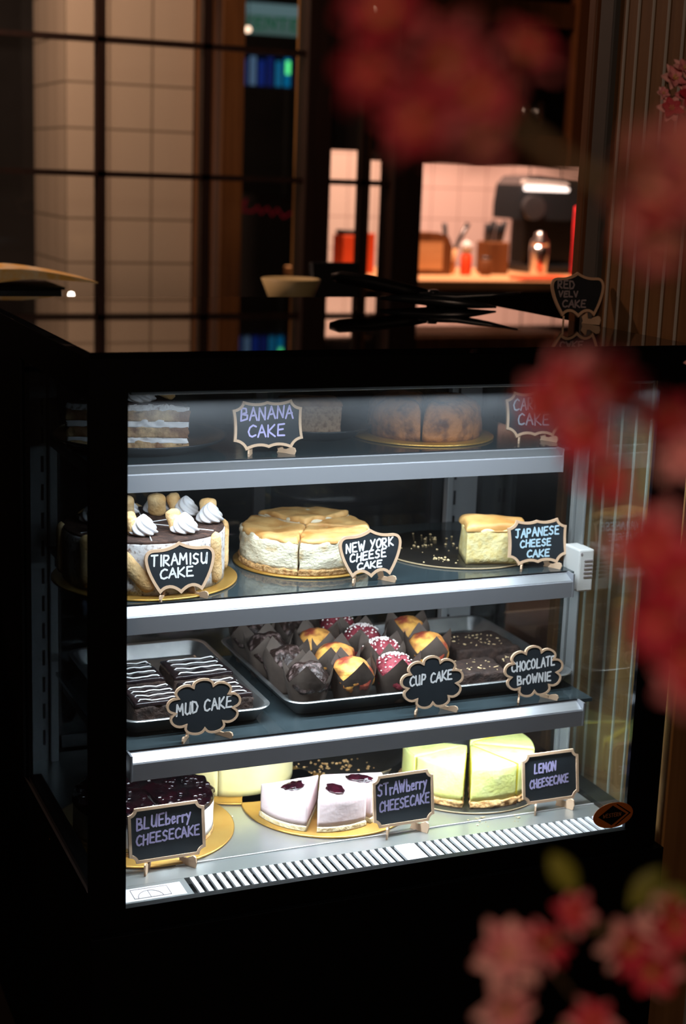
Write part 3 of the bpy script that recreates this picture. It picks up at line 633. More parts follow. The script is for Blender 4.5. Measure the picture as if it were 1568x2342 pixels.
deck = cp('deck', join(box(CX0 + 0.01, 0.862, 0.074, 0.63, 0.488, 0.4995), box(0.0, 0.110, 0.018, 0.074, 0.488, 0.4993)), M['steel'])
deck.data.materials[0] = M['steel']
cp('deck_edge', box(0.11, 0.862, 0.116, 0.1185, 0.4996, 0.5010), M['slat'])
cp('vent_trough', box(0.110, 0.862, 0.0181, 0.0739, 0.470, 0.476), M['slot'])
sl = []
x = 0.119
while x < 0.835:
    sl.append(box(x, x + 0.0072, 0.0185, 0.0738, 0.495, 0.4993)); x += 0.01425
sl.append(box(0.110, 0.862, 0.0181, 0.0205, 0.4765, 0.4992)); sl.append(box(0.835, 0.862, 0.0185, 0.0738, 0.495, 0.4993))
cp('vent_grille', join(*sl), M['slat'])
cp('vent_label', box(0.462, 0.490, 0.0186, 0.0745, 0.4995, 0.4999), M['white_paper'])
lab = cp('rating_label', box(0.006, 0.100, 0.024, 0.064, 0.4994, 0.4998), M['white_paper'])
arc = [(0.028 + 0.019 * math.cos(PI - PI * i / 10) + 0.019, 0.03 + 0.022 * math.sin(PI * i / 10), 0.5000) for i in range(11)]
cp('label_print', join(*[tube([a, b], 0.0007, 5) for a, b in zip(arc, arc[1:])], tube([(0.022, 0.03, 0.5), (0.078, 0.03, 0.5)], 0.0007, 5), tube([(0.022, 0.03, 0.5), (0.022, 0.059, 0.5)], 0.0006, 5), tube([(0.078, 0.03, 0.5), (0.078, 0.059, 0.5)], 0.0006, 5), tube([(0.022, 0.059, 0.5), (0.078, 0.059, 0.5)], 0.0006, 5), tube([(0.047, 0.03, 0.5), (0.047, 0.052, 0.5)], 0.0006, 5)), M['ink'])
# back: sliding glass doors in dark frames, slotted uprights
for (x0, x1, y) in ((0.03, 0.45, 0.648), (0.41, 0.80, 0.630)):
    d = cp('sliding_door', join(box(x0, x0 + 0.022, y, y + 0.012, 0.50, 1.26), box(x1 - 0.022, x1, y, y + 0.012, 0.50, 1.26), box(x0, x1, y, y + 0.012, 0.50, 0.525), box(x0, x1, y, y + 0.012, 1.235, 1.26)), M['door_dark'])
    cp('pane', box(x0 + 0.022, x1 - 0.022, y + 0.004, y + 0.008, 0.525, 1.235), M['glass_door'], parent=d)
for (x0, x1, r0, r1, sx) in ((-0.035, 0.018, 0.020, 0.034, 0.010), (0.806, 0.861, 0.791, 0.804, 0.812)):
    A_ = join(box(x0 if x0 > 0 else x0 + 0.001, x1, 0.600, 0.606, 0.4997, 1.26), box(r0, r1, 0.588, 0.606, 0.4997, 1.26, 0.002)); B_ = join(*[box(sx - 0.002, sx + 0.0025, 0.5985, 0.6002, z, z + 0.028) for z in [0.53 + 0.05 * k for k in range(14)]])
    u = cp('upright', join(A_, B_), M['grey_paint']); u.data.materials.append(M['slot'])
    for q in u.data.polygons[len(A_[1]):]: q.material_index = 1
cp('corner_filler', box(CX0 + 0.012, 0.03, 0.645, 0.66, 0.5, 1.26), M['black']); cp('corner_filler', box(0.80, 0.868, 0.645, 0.66, 0.5, 1.26), M['black'])
cp('side_rail', join(box(0.856, 0.8615, 0.205, 0.240, 0.4997, 1.26, 0.002), box(0.850, 0.856, 0.230, 0.240, 0.4997, 1.26, 0.001)), M['grey_dim'])
# control box with louvres beside the second shelf
th = cp('switch_box', box(0.832, 0.8615, 0.170, 0.222, 0.868, 0.942, 0.003), M['white_plastic'])
cp('louvre', join(*[box(0.842, 0.8585, 0.1685, 0.1699, 0.894 + 0.007 * k, 0.8965 + 0.007 * k) for k in range(5)]), M['ink'], parent=th)
cp('screw', mv(xf(lathe([(0, 0), (0.002, 0), (0.002, 0.001), (0, 0.0012)], 10), Matrix.Rotation(PI / 2, 4, 'X')), 0.836, 0.170, 0.935), M['ink'], parent=th)
# round orange sticker on the front glass
st = cp('sticker', xf(lathe([(0.0, 0), (1.0, 0), (1.0, 0.012), (0.0, 0.012)], 40), Matrix.Translation((0.826, 0.0036, 0.5315)) @ Matrix.Rotation(PI / 2, 4, 'X') @ Matrix.Diagonal((0.0385, 0.0225, 0.04, 1))), M['orange'])
D = lambda pts, y: extr_xz(pts, y, y + 0.0003)
cp('diamond', join(D([(0.797, 0.5315), (0.824, 0.549), (0.851, 0.5315), (0.824, 0.514)], 0.0028), D([(0.830, 0.5505), (0.833, 0.5505), (0.8605, 0.5315), (0.833, 0.5125), (0.830, 0.5125), (0.8565, 0.5315)], 0.0028)), M['black_gloss'], parent=st)
cp('lettering', mv(write([('WESTERN', 0.824, 0.529, 0.0065, 0.0, 0.036)], 0.04, 0.0, 0.0009), 0, 0.0026, 0), M['orange_d'], parent=st)
# light strip under the top rail, with its own lamp
def led(parent, x0, x1, y, z, power, tilt, off=0.42, spread=168):
    mk('led_strip', mv(box(x0, x1, y - 0.006, y + 0.006, z, z + 0.006, 0.001), -off, -parent.location.y, -parent.location.z), M['white_plastic'], parent)
    l = bpy.data.lights.new('led_lamp', 'AREA'); l.shape = 'RECTANGLE'; l.size = x1 - x0 - 0.01; l.size_y = 0.010; l.energy = power; l.color = (0.80, 0.90, 1.0); l.spread = math.radians(spread)
    o = bpy.data.objects.new('led_lamp', l); COL.objects.link(o); o.parent = parent
    o.location = ((x0 + x1) / 2 - off, y - parent.location.y, z - 0.0015 - parent.location.z); o.rotation_euler = (tilt, 0, 0)
led(case, 0.01, 0.85, 0.028, 1.247, 6.0, 0.06, spread=160)

# shelves: glass sheet, aluminium front rail, brackets, light strip
def shelf(yf, zt, label, power):
    t = thing('glass_shelf', label, 'shelf', (0.426, yf, zt), 0, 'shelves of the display case')
    x0, x1 = 0.034 - 0.426, 0.818 - 0.426
    mk('glass_sheet', box(x0 - 0.02, x1 + 0.03, 0.024, 0.42 if yf < 0.2 else 0.36, -0.006, 0.0), M['shelf'], t)
    # front rail: upright face, sloping lip behind it with a bright bead
    sec = [(0.0, -0.038), (0.0, -0.0115), (0.0015, -0.0095), (0.004, -0.0085), (0.020, -0.001), (0.0225, 0.002), (0.024, 0.002), (0.024, -0.010), (0.006, -0.014), (0.004, -0.038)]
    n = len(sec); V = [(x0, p[0], p[1]) for p in sec] + [(x1, p[0], p[1]) for p in sec]
    F = [tuple(range(n)), tuple(range(2 * n - 1, n - 1, -1))] + [(i, n + i, n + (i + 1) % n, (i + 1) % n) for i in range(n)]
    mk('front_rail', (V, F), M['alu_face'], t)
    lip = [(0.0012, -0.0092), (0.004, -0.0080), (0.0195, -0.0008), (0.0185, -0.0030), (0.004, -0.0092)]
    n = len(lip); V = [(x0 + 0.004, p[0], p[1]) for p in lip] + [(x1 - 0.004, p[0], p[1]) for p in lip]
    F = [tuple(range(n)), tuple(range(2 * n - 1, n - 1, -1))] + [(i, n + i, n + (i + 1) % n, (i + 1) % n) for i in range(n)]
    mk('price_lip', (V, F), M['alu'], t)
    mk('gasket', box(x0, x1, 0.0205, 0.0222, 0.0016, 0.0032), M['plate'], t)
    for s in (x0, x1 - 0.0015):
        mk('end_cap', box(s - 0.001, s + 0.0025, -0.0008, 0.025, -0.0385, 0.0025, 0.0006), M['alu_face'], t)
    for s in (x0 - 0.008, x1 + 0.010):
        mk('bracket', extr_xz([(0.02, -0.03), (0.40, -0.03), (0.40, -0.0065), (0.02, -0.0065)], 0, 0.004), M['grey_paint'], t).matrix_local = Matrix.Translation((s, 0, 0)) @ Matrix.Rotation(PI / 2, 4, 'Z') @ Matrix.Translation((0.0, 0, 0))
    led(t, 0.045, 0.808, yf + 0.030, zt - 0.016, power, 0.30, 0.426)
    return t
Z1, Z2, Z3, ZF = 1.1065, 0.9015, 0.6925, 0.4997
shelf(0.22, Z1, 'top shelf of the case with banana and carrot cake, silver front rail', 1.1)
shelf(0.16, Z2, 'middle shelf of the case with the round cheesecakes, silver front rail', 2.3)
shelf(0.10, Z3, 'lowest shelf of the case holding two metal trays, silver front rail', 4.0)

# ------------------------------------------------------------------ cake boards, plates, trays
def board(name, label, x, y, z, r, m, cat='cake board', th=0.004):
    t = thing(name, label, cat, (x, y, z))
    mk('disc', lathe([(0, 0.0006), (r - 0.002, 0.0006), (r, 0.0015), (r, th - 0.0008), (r - 0.0012, th), (0, th)], 72), m, t, 40)
    mk('rim', lathe([(r - 0.001, 0), (r + 0.0008, 0.0006), (r + 0.0008, th - 0.0012), (r - 0.001, th - 0.0004)], 72), M['card'] if m != M['gold'] else M['gold'], t, True)
    return t
def plate(label, x, y, z, r):
    t = thing('cake_plate', label, 'plate', (x, y, z))
    mk('dish', lathe([(0, 0.004), (r * .62, 0.004), (r * .72, 0.006), (r * .96, 0.019), (r, 0.0215), (r * 1.005, 0.020), (r * .98, 0.0165), (r * .74, 0.002), (r * .6, 0.0002), (0, 0.0002)], 72), M['plate'], t, True)
    mk('foot_ring', lathe([(r * .60, 0.0), (r * .64, 0.0), (r * .64, 0.0024), (r * .60, 0.0024)], 48), M['plate'], t, True)
    return t
def rrect(x0, x1, y0, y1, r, n=6):
    P = []
    for (cx, cy, a) in ((x1 - r, y1 - r, 0), (x0 + r, y1 - r, 90), (x0 + r, y0 + r, 180), (x1 - r, y0 + r, 270)):
        for i in range(n + 1):
            t = math.radians(a + 90 * i / n); P.append((cx + r * math.cos(t), cy + r * math.sin(t)))
    return P
def tray(label, x0, x1, y0, y1, z, h=0.027, fl=0.016):
    cx, cy = (x0 + x1) / 2, (y0 + y1) / 2; t = thing('baking_tray', label, 'tray', (cx, cy, z), 0, 'metal baking trays on the lowest shelf')
    a, b = (x1 - x0) / 2, (y1 - y0) / 2
    rows = []
    for (d, zz) in ((fl + .004, .0022), (fl, .0035), (0.003, h - .001), (0.0, h), (-0.004, h + .0005), (-0.0055, h - .001), (-0.004, h - .003), (0.0, h - .003), (0.0015, h - .004), (fl - .001, .0015), (fl + .003, .0002)):
        rows.append([(p[0], p[1], zz) for p in rrect(-a + d, a - d, -b + d, b - d, max(0.012, 0.028 - d))])
    n = len(rows[0]); V = [p for r in rows for p in r]; F = []
    for k in range(len(rows) - 1):
        for i in range(n): F.append((k * n + i, k * n + (i + 1) % n, (k + 1) * n + (i + 1) % n, (k + 1) * n + i))
    F.append(tuple(range(n))); F.append(tuple((len(rows) - 1) * n + i for i in range(n))[::-1])
    mk('pan', (V, F), M['tray'], t, 35)
    return t

# ---- top shelf: tiramisu slice, banana cake, carrot cake
plate('black plate under the layered tiramisu slice on the top shelf', 0.128, 0.405, Z1 + 0.0002, 0.142)
def layered_slice():
    t = thing('tiramisu_slice', 'layered tiramisu slice topped with cream and biscuit on the black plate', 'cake slice', (0, 0, 0))
    P = [(0.188, 0.322), (0.165, 0.425), (0.02, 0.43), (0.0, 0.376)]
    z = Z1 + 0.0046
    for i, (h, m, nm) in enumerate(((0.011, 'sponge_brown', 'sponge_layer'), (0.009, 'cream', 'cream_layer'), (0.016, 'sponge_brown', 'sponge_layer'), (0.010, 'cream', 'cream_layer'), (0.016, 'sponge_brown', 'sponge_layer'), (0.009, 'tira_side', 'cream_layer'))):
        mk(nm, poly_block(inset(P, 0.001 + 0.0016 * (i % 2) * 0.5), z - 0.0006, z + h + 0.0012, 0.003, 0.0065, 110, i, sub=0.004), M[m], t, True); z += h
    mk('cocoa_top', poly_block(inset(P, 0.003), z + 0.0002, z + 0.0035, 0.0015, 0.0008, 100, 9), M['cocoa'], t, True); z += 0.0035
    sw = swirl(0.026, 0.034); mk('cream_swirl', mv(sw, 0.117, 0.36, z), M['cream'], t, True)
    mk('ladyfinger', mv(rotz(xf(finger(0.05, 0.012), Matrix.Rotation(0.35, 4, 'Y')), -0.5), 0.148, 0.352, z + 0.018), M['ladyfinger'], t, True)
    return t
def swirl(r, h, lobes=7, twist=2.6):
    V, F = [], []; nu, nv = 84, 22
    for j in range(nv + 1):
        s = j / nv; base = r * (math.sin(min(1, s * 3.2 + 0.35) * PI / 2)) * (1 - s ** 1.6) ** 0.75 if s < 1 else 0
        for i in range(nu):
            th = 2 * PI * i / nu; k = 0.80 + 0.26 * abs(math.cos((th + twist * s) * lobes / 2)) ** 0.8
            V.append((base * k * math.cos(th), base * k * math.sin(th), h * s))
    for j in range(nv):
        for i in range(nu): F.append((j * nu + i, j * nu + (i + 1) % nu, (j + 1) * nu + (i + 1) % nu, (j + 1) * nu + i))
    F.append(tuple(range(nu))[::-1]); return V, F
def finger(L, r, flat=0.7):
    V, F = [], []; nu, nv = 18, 16
    for j in range(nv + 1):
        s = -1 + 2 * j / nv; k = (1 - abs(s) ** 5) ** 0.5 if abs(s) < 1 else 0; k *= 1 - 0.06 * math.cos(s * PI)
        for i in range(nu):
            th = 2 * PI * i / nu; q = 1 + 0.05 * noise.noise(Vector((math.cos(th) * 2, s * 6, math.sin(th) * 2)))
            V.append((s * L / 2, r * k * q * math.cos(th), r * flat * k * q * math.sin(th)))
    for j in range(nv):
        for i in range(nu): F.append((j * nu + i, j * nu + (i + 1) % nu, (j + 1) * nu + (i + 1) % nu, (j + 1) * nu + i))
    return V, F
layered_slice()
plate('flat black plate under the brown banana cake piece', 0.448, 0.452, Z1 + 0.0002, 0.105)
t = thing('banana_cake', 'brown speckled banana cake piece on a black plate behind its sign', 'cake', (0, 0, 0))
P = [(0.372, 0.395), (0.473, 0.378), (0.492, 0.452), (0.392, 0.47)]
mk('crumb', poly_block(P, Z1 + 0.0045, Z1 + 0.060, 0.004, 0.0018, 90, 3), M['banana'], t, True)
mk('browned_top', poly_block([(p[0] * 1.0, p[1]) for p in inset(P, -0.0012)], Z1 + 0.0595, Z1 + 0.066, 0.005, 0.003, 45, 5, 0.005), M['banana_skin'], t, True)
board('cake_board', 'round gold board under the brown carrot cake', 0.640, 0.412, Z1 + 0.0002, 0.128, M['gold'])
for (a0, a1, lb) in ((62, 242, 'brown carrot cake half, on the banana cake side of the cut'), (242, 422, 'brown carrot cake half, on the carrot sign side of the cut')):
    t = thing('carrot_cake_half', lb, 'cake', (0, 0, 0), 0, 'halves of the carrot cake')
    P = sector(0.642, 0.405, 0.100, a0, a1, 0.0022)
    mk('crust', poly_block(P, Z1 + 0.0046, Z1 + 0.066, 0.026, 0.0045, 42, a0, 0.006, nz=4, sub=0.005), M['carrot'], t, True)
    mk('crumb_face', poly_block(inset(P, 0.0035), Z1 + 0.0044, Z1 + 0.048, 0.002), M['banana'], t, True)

# ---- middle shelf: tiramisu, New York, Japanese
board('cake_board', 'thin gold board under the whole tiramisu cake', 0.122, 0.345, Z2 + 0.0002, 0.149, M['gold'])
t = thing('tiramisu_cake', 'whole round tiramisu cake dusted with cocoa and ringed with biscuits', 'cake', (0.120, 0.345, Z2 + 0.0044))
P = sector(0, 0, 0.130, 0, 360)
mk('body', poly_block(P, 0.0002, 0.082, 0.004, 0.0012, 60, 1, sub=0.008), M['tira_side'], t, True)
mk('cocoa_top', poly_block(sector(0, 0, 0.1285, 0, 360), 0.0815, 0.0842, 0.0015, 0.0006, 90, 2), M['cocoa'], t, True)
cut = []
for a in (20, 80, 140): 
    c, s = math.cos(math.radians(a)), math.sin(math.radians(a)); cut.append(tube([(-0.12 * c, -0.12 * s, 0.0846), (0.12 * c, 0.12 * s, 0.0846)], 0.0011, 6))
mk('cut_lines', join(*cut), M['cream'], t)
for a, ln in ((-8, 0), (36, 0), (80, 0), (124, 0), (168, 0), (212, 0), (-46, .08), (-112, .75)):
    f = xf(finger(0.086, 0.0135, 0.6), Matrix.Rotation(PI / 2, 4, 'Y')); f = xf(f, Matrix.Rotation(ln, 4, 'X'))
    mk('ladyfinger', rotz(mv(f, 0.131, 0, 0.046 - 0.008 * ln), math.radians(a)), M['ladyfinger'], t, True)
for i, (dx, dy, rr) in enumerate(((-0.022, -0.075, 2.6), (0.044, -0.078, 2.2), (0.105, -0.018, 1.4), (0.082, 0.040, 2.4), (0.042, 0.072, 2.9), (-0.012, 0.070, 3.2), (-0.075, 0.03, 0.5), (-0.08, -0.04, 0.5))):
    mk('cream_swirl', mv(swirl(0.0235, 0.034), dx, dy, 0.0838), M['cream'], t, True)
    ca, sa = math.cos(rr), math.sin(rr)
    f = rotz(xf(finger(0.040, 0.0145, 0.75), Matrix.Rotation(-1.15, 4, 'Y')), rr)
    off = 0.019 if i not in (5, 4) else 0.020
    if i in (4, 5): mk('biscuit_piece', mv(rotz(xf(finger(0.040, 0.0155, 0.75), Matrix.Rotation(-1.25, 4, 'Y')), -2.0), dx - 0.006, dy - 0.021, 0.102), M['ladyfinger'], t, True)
    else: mk('biscuit_piece', mv(f, dx + off * ca, dy + off * sa, 0.101), M['ladyfinger'], t, True)
board('cake_board', 'thin pale board under the golden New York cheesecake', 0.412, 0.372, Z2 + 0.0002, 0.123, M['gold'])
for (a0, a1, dz, lb) in ((120, 243, 0, 'large golden topped cheesecake piece beside the tiramisu cake'), (243, 330, 0, 'golden topped cheesecake piece behind its shield shaped sign'), (-28, 22, 0.002, 'golden cheesecake piece at the back on the black board side'), (24, 118, 0.008, 'raised golden cheesecake piece at the back of the round cake')):
    t = thing('cheesecake_piece', lb, 'cake slice', (0, 0, 0), 0, 'pieces of the golden cheesecake')
    c = (0.409, 0.368); z = Z2 + 0.0044 + dz * 0
    mk('crumb_base', poly_block(sector(*c, 0.1128, a0, a1, 0.001), z, z + 0.010, 0.003, 0.0042, 150, a0, sub=0.004), M['crumb'], t, True)
    mk('filling', poly_block(sector(*c, 0.1105, a0, a1, 0.0012), z + 0.009, z + 0.0565 + dz, 0.006, 0.0042, 62, a0 + 1, sub=0.0045, nz=8), M['ny_side'], t, True)
    mk('browned_top', poly_block(sector(*c, 0.1086, a0, a1, 0.001), z + 0.0525 + dz, z + 0.0615 + dz, 0.0065, 0.0055, 58, a0 + 2, -0.002, sub=0.0045, rings=10), M['crust_top'], t, True)
board('cake_board', 'black round board with gold rim and crumbs under the Japanese cheesecake', 0.702, 0.372, Z2 + 0.0002, 0.139, M['blackboard'])
t = thing('souffle_cheesecake_slice', 'tall pale yellow souffle cheesecake slice with brown top behind its sign', 'cake slice', (0, 0, 0))
P = [(0.664, 0.262), (0.772, 0.236), (0.792, 0.300), (0.750, 0.335), (0.690, 0.338)]
z = Z2 + 0.0046
mk('crumb', poly_block(P, z, z + 0.060, 0.004, 0.0035, 40, 2, sub=0.005), M['jap'], t, True)
mk('browned_top', poly_block(inset(P, -0.001), z + 0.0565, z + 0.068, 0.008, 0.006, 30, 8, 0.003, sub=0.005), M['jap_top'], t, True)
def crumbs(label, pts, z, m, smin, smax):
    parts = []
    for (x, y, n, sp) in pts:
        for k in range(n):
            s = rnd.uniform(smin, smax); a, rr = rnd.uniform(0, 2 * PI), abs(rnd.gauss(0, sp))
            parts.append(mv(blob(s, s * rnd.uniform(.6, 1), s * .6, 0.4, 2, rnd.random() * 9, 7, 5), x + rr * math.cos(a), y + rr * math.sin(a), z + s * .55))
    o = mk('crumbs', join(*parts), m, None, False, 'stuff'); o['label'] = label; o['category'] = 'crumbs'; return o
crumbs('golden crumbs scattered on the black cake board', [(0.655, 0.40, 26, 0.035), (0.64, 0.30, 22, 0.018), (0.70, 0.45, 14, 0.03)], Z2 + 0.0042, M['almond'], 0.0008, 0.0028)

# ---- lowest shelf: mud cake tray, muffin and brownie tray
tray('smaller dented metal tray holding the striped mud cakes', 0.044, 0.284, 0.178, 0.553, Z3 + 0.0002)
for i, (x0, x1, y0, y1, lb) in enumerate(((0.068, 0.150, 0.205, 0.285, 'mud cake block at the tray front, far from the muffins'), (0.158, 0.262, 0.202, 0.285, 'mud cake block at the tray front behind its cloud sign'), (0.068, 0.150, 0.315, 0.405, 'mud cake block in the back row, cut flat beside the gap'), (0.164, 0.266, 0.312, 0.40, 'mud cake block in the back row, nearest the muffins'))):
    t = thing('mud_cake', lb, 'cake', (0, 0, 0), 0, 'striped mud cake blocks')
    P = [(x0, y0), (x1, y0), (x1 - 0.004, y1), (x0, y1)]; z = Z3 + 0.0028
    mk('crumb', poly_block(P, z, z + 0.036, 0.004, 0.003, 110, i, sub=0.005), M['choc'], t, True)
    mk('glaze', poly_block(inset(P, 0.0005), z + 0.0355, z + 0.042, 0.004, 0.002, 60, i + 4), M['choc_glaze'], t, True)
    st_ = []
    for k in range(4):
        yy = y0 + 0.009 + (y1 - y0 - 0.018) * k / 3; L = 9; pts = []
        for j in range(L + 1):
            s = j / L; xx = x0 + 0.003 + (x1 - x0 - 0.006) * s
            pts.append((xx, yy + 0.0022 * math.sin(s * 11 + k) - (0.003 if j % 3 == 0 else 0), z + 0.0432 + 0.0006 * math.sin(j) - (0.006 if s in (0, 1) else 0)))
        st_.append(tube(pts, 0.00125, 6))
    mk('icing_lines', join(*st_), M['icing'], t, True)
tray('wide metal tray holding muffins and chocolate brownies', 0.320, 0.846, 0.180, 0.545, Z3 + 0.0002)
def muffin(kind):
    t = thing('muffin', kind, 'muffin', (0, 0, 0), 0, 'muffins in brown tulip papers')
    V, F = [], []; nu, nv = 64, 12
    def hgt(th):
        s = (th / (PI / 2)) % 1.0; return 0.049 + 0.034 * (1 - abs(s - .5) * 2) ** 1.1
    for j in range(nv + 1):
        for i in range(nu):
            th = 2 * PI * i / nu; h = hgt(th); z = h * j / nv
            r = 0.0265 + 0.012 * min(1, z / 0.05) + (0.10 * max(0, z - 0.045))
            r *= 1 + 0.025 * math.cos(8 * th) * (1 - 0.6 * z / 0.08) + 0.05 * abs(math.cos(2 * th)) * (z / 0.05 - .4) * (1 if z > 0.02 else 0)
            V.append((r * math.cos(th), r * math.sin(th), z))
    for j in range(nv):
        for i in range(nu): F.append((j * nu + i, j * nu + (i + 1) % nu, (j + 1) * nu + (i + 1) % nu, (j + 1) * nu + i))
    F.append(tuple(range(nu))[::-1])
    o = mk('paper_cup', (V, F), M['paper'], t, True)
    # loose paper corner folded out lower down
    return t, o
MUF = {}
def build_muffin(key, label):
    t, o = muffin(label)
    m = {'c': 'muf_choc', 'm': 'muf_marble', 'r': 'muf_red'}[key]
    V, F = blob(0.0365, 0.0365, 0.032, 0.16, 2.6, {'c': 1, 'm': 2, 'r': 3}[key], 40, 24, -0.6)
    mk('baked_top', mv((V, F), 0, 0, 0.044), M[m], t, True)
    if key == 'r':
        sp = []
        for k in range(105):
            a, e = rnd.uniform(0, 2 * PI), min(1.5, abs(rnd.gauss(1.0, 0.32)))
            d = Vector((math.cos(a) * math.cos(e), math.sin(a) * math.cos(e), math.sin(e)))
            p = (d.x * 0.0385, d.y * 0.0385, 0.0445 + d.z * 0.0338)
            sp.append(mv(blob(0.0017, 0.0017, 0.0015, 0, 1, 0, 6, 4), *p))
        mk('sprinkles', join(*sp), M['sprinkle'], t, True, 'stuff')
    return t
SPOTS = [('c', 0.364, 0.225, 'dark chocolate muffin at the front corner of the wide tray'), ('m', 0.440, 0.222, 'orange marbled muffin at the tray front between dark and red muffins'),
    ('r', 0.518, 0.218, 'red muffin with white sprinkles in the front row, behind the cup cake sign'), ('c', 0.360, 0.312, 'dark chocolate muffin second from the front along the tray edge'),
    ('m', 0.446, 0.302, 'orange marbled muffin second from the front, partly hidden by the one before it'), ('r', 0.532, 0.302, 'red muffin with white sprinkles second from the front'),
    ('m', 0.624, 0.314, 'orange marbled muffin standing next to the brownies'), ('c', 0.356, 0.395, 'dark chocolate muffin third from the front along the tray edge'),
    ('m', 0.444, 0.388, 'orange marbled muffin third from the front, beside dark papers'), ('r', 0.532, 0.386, 'red muffin with white sprinkles third from the front'),
    ('m', 0.632, 0.412, 'orange marbled muffin at the back, behind the one by the brownies'), ('c', 0.356, 0.478, 'dark chocolate muffin in the back row at the tray corner'),
    ('r', 0.520, 0.470, 'red muffin with white sprinkles in the back row'), ('c', 0.440, 0.474, 'dark chocolate muffin in the back row beside the red one')]
for i, (k, x, y, lb) in enumerate(SPOTS):
    p = (x, y, Z3 + 0.0028); rz = math.radians((20, 48, 35, 60, 10, 75, 40, 25, 55, 15, 70, 5, 30, 50)[i])
    if k not in MUF:
        MUF[k] = build_muffin(k, lb); MUF[k].location = p; MUF[k].rotation_euler = (0, 0, rz)
    else: dup(MUF[k], p, rz, lb)
for i, (P, lb) in enumerate((([(0.612, 0.205), (0.725, 0.205), (0.735, 0.285), (0.622, 0.278)], 'chocolate brownie slab with almond flakes next to the front muffins'), ([(0.742, 0.212), (0.822, 0.210), (0.822, 0.292), (0.748, 0.288)], 'chocolate brownie slab with almond flakes in the tray corner behind its sign'), ([(0.690, 0.325), (0.815, 0.318), (0.815, 0.425), (0.696, 0.43)], 'chocolate brownie slab with almond flakes in the back row'))):
    t = thing('brownie', lb, 'brownie', (0, 0, 0), 0, 'chocolate brownie slabs'); z = Z3 + 0.0028
    mk('crumb', poly_block(P, z, z + 0.033, 0.005, 0.003, 90, i + 20, sub=0.005), M['choc'], t, True)
    c = (sum(p[0] for p in P) / 4, sum(p[1] for p in P) / 4); fl = []
    for k in range(34):
        s = 0.0032 * rnd.uniform(.5, 1.25); f = blob(s, s * .5, 0.0007, 0.1, 2, k, 8, 5)
        f = xf(f, Matrix.Translation((c[0] + rnd.uniform(-.045, .045), c[1] + rnd.uniform(-.034, .034), z + 0.0335)) @ Matrix.Rotation(rnd.uniform(0, 3), 4, 'Z') @ Matrix.Rotation(rnd.uniform(-.35, .35), 4, 'X')); fl.append(f)
    mk('almond_flakes', join(*fl), M['almond'], t, True, 'stuff')

# ---- case floor: four cheesecakes
board('cake_board', 'gold board under the blueberry cheesecake', 0.098, 0.268, ZF + 0.0002, 0.150, M['gold'])
for (a0, a1, lb) in ((-82, 150, 'large white cheesecake piece under glossy blueberry topping'), (156, 274, 'smaller blueberry cheesecake piece at the dark corner post')):
    t = thing('blueberry_cheesecake', lb, 'cake', (0, 0, 0), 0, 'pieces of the blueberry cheesecake')
    c = (0.100, 0.262) if a0 < 0 else (0.0985, 0.261); z = ZF + 0.0046
    mk('crumb_base', poly_block(sector(*c, 0.113, a0, a1, 0.001), z, z + 0.006, 0.002, 0.0015, 160, a0), M['crumb'], t, True)
    mk('filling', poly_block(sector(*c, 0.112, a0, a1, 0.001), z + 0.0058, z + 0.054, 0.003, 0.0008, 40, a0), M['white_fill'], t, True)
    mk('berry_topping', poly_block(sector(*c, 0.1135, a0, a1, 0.001), z + 0.0535, z + 0.064, 0.006, 0.007, 48, a0 + 5, 0.002, sub=0.004, rings=12), M['berry'], t, True)
    bb = []
    for k in range(70 if a0 < 0 else 30):
        aa, q = math.radians(rnd.uniform(a0 + 5, a1 - 5)), 0.105 * math.sqrt(rnd.uniform(.05, 1)); s_ = rnd.uniform(.004, .0062)
        bb.append(mv(blob(s_, s_, s_ * .75, .12, 2, k, 12, 8), c[0] + q * math.cos(aa), c[1] + q * math.sin(aa), z + 0.0645))
    o = mk('berries', join(*bb), M['berry'], t, True, 'stuff')
board('cake_board', 'gold board under the plain yellow cheesecake at the back', 0.316, 0.440, ZF + 0.0002, 0.142, M['gold'])
t = thing('yellow_cheesecake', 'plain pale yellow cheesecake behind the blueberry cheesecake', 'cake', (0.306, 0.438, ZF + 0.0044))
for (a0, a1) in ((75, 241), (241, 435)): mk('half', poly_block(sector(0, 0, 0.112, a0, a1, 0.0008), 0, 0.062, 0.004, 0.0008, 40, a0), M['custard'], t, True)
board('cake_board', 'gold board under the pink strawberry cheesecake slices', 0.412, 0.268, ZF + 0.0002, 0.146, M['gold']).location.x = 0.424
for i, (a0, a1, lb) in enumerate(((184, 238, 'pale pink cheesecake slice with jam, closest to the blueberry cake'), (246, 294, 'pale pink cheesecake slice with jam in the middle of three'), (299, 348, 'pale pink cheesecake slice with jam, partly behind the strawberry sign'))):
    t = thing('strawberry_cheesecake_slice', lb, 'cake slice', (0, 0, 0), 0, 'slices of strawberry cheesecake')
    c = (0.402, 0.252); z = ZF + 0.0046; P = sector(*c, 0.108, a0, a1, 0.001)
    mk('sponge_base', poly_block(sector(*c, 0.110, a0, a1, 0.0008), z, z + 0.009, 0.002, 0.001, 90, i), M['sponge'], t, True)
    mk('filling', poly_block(P, z + 0.0088, z + 0.056, 0.003, 0.0006, 40, i), M['pink_fill'], t, True)
    am = math.radians((a0 + a1) / 2)
    mk('jam_spot', mv(rotz(blob(0.021, 0.0145, 0.004, 0.5, 2.2, i * 3 + 1, 28, 10), am), c[0] + 0.070 * math.cos(am), c[1] + 0.070 * math.sin(am), z + 0.0575), M['jam'], t, True)
board('cake_board', 'dark board with gold rim under the lemon cheesecake', 0.690, 0.270, ZF + 0.0002, 0.137, M['blackboard'])
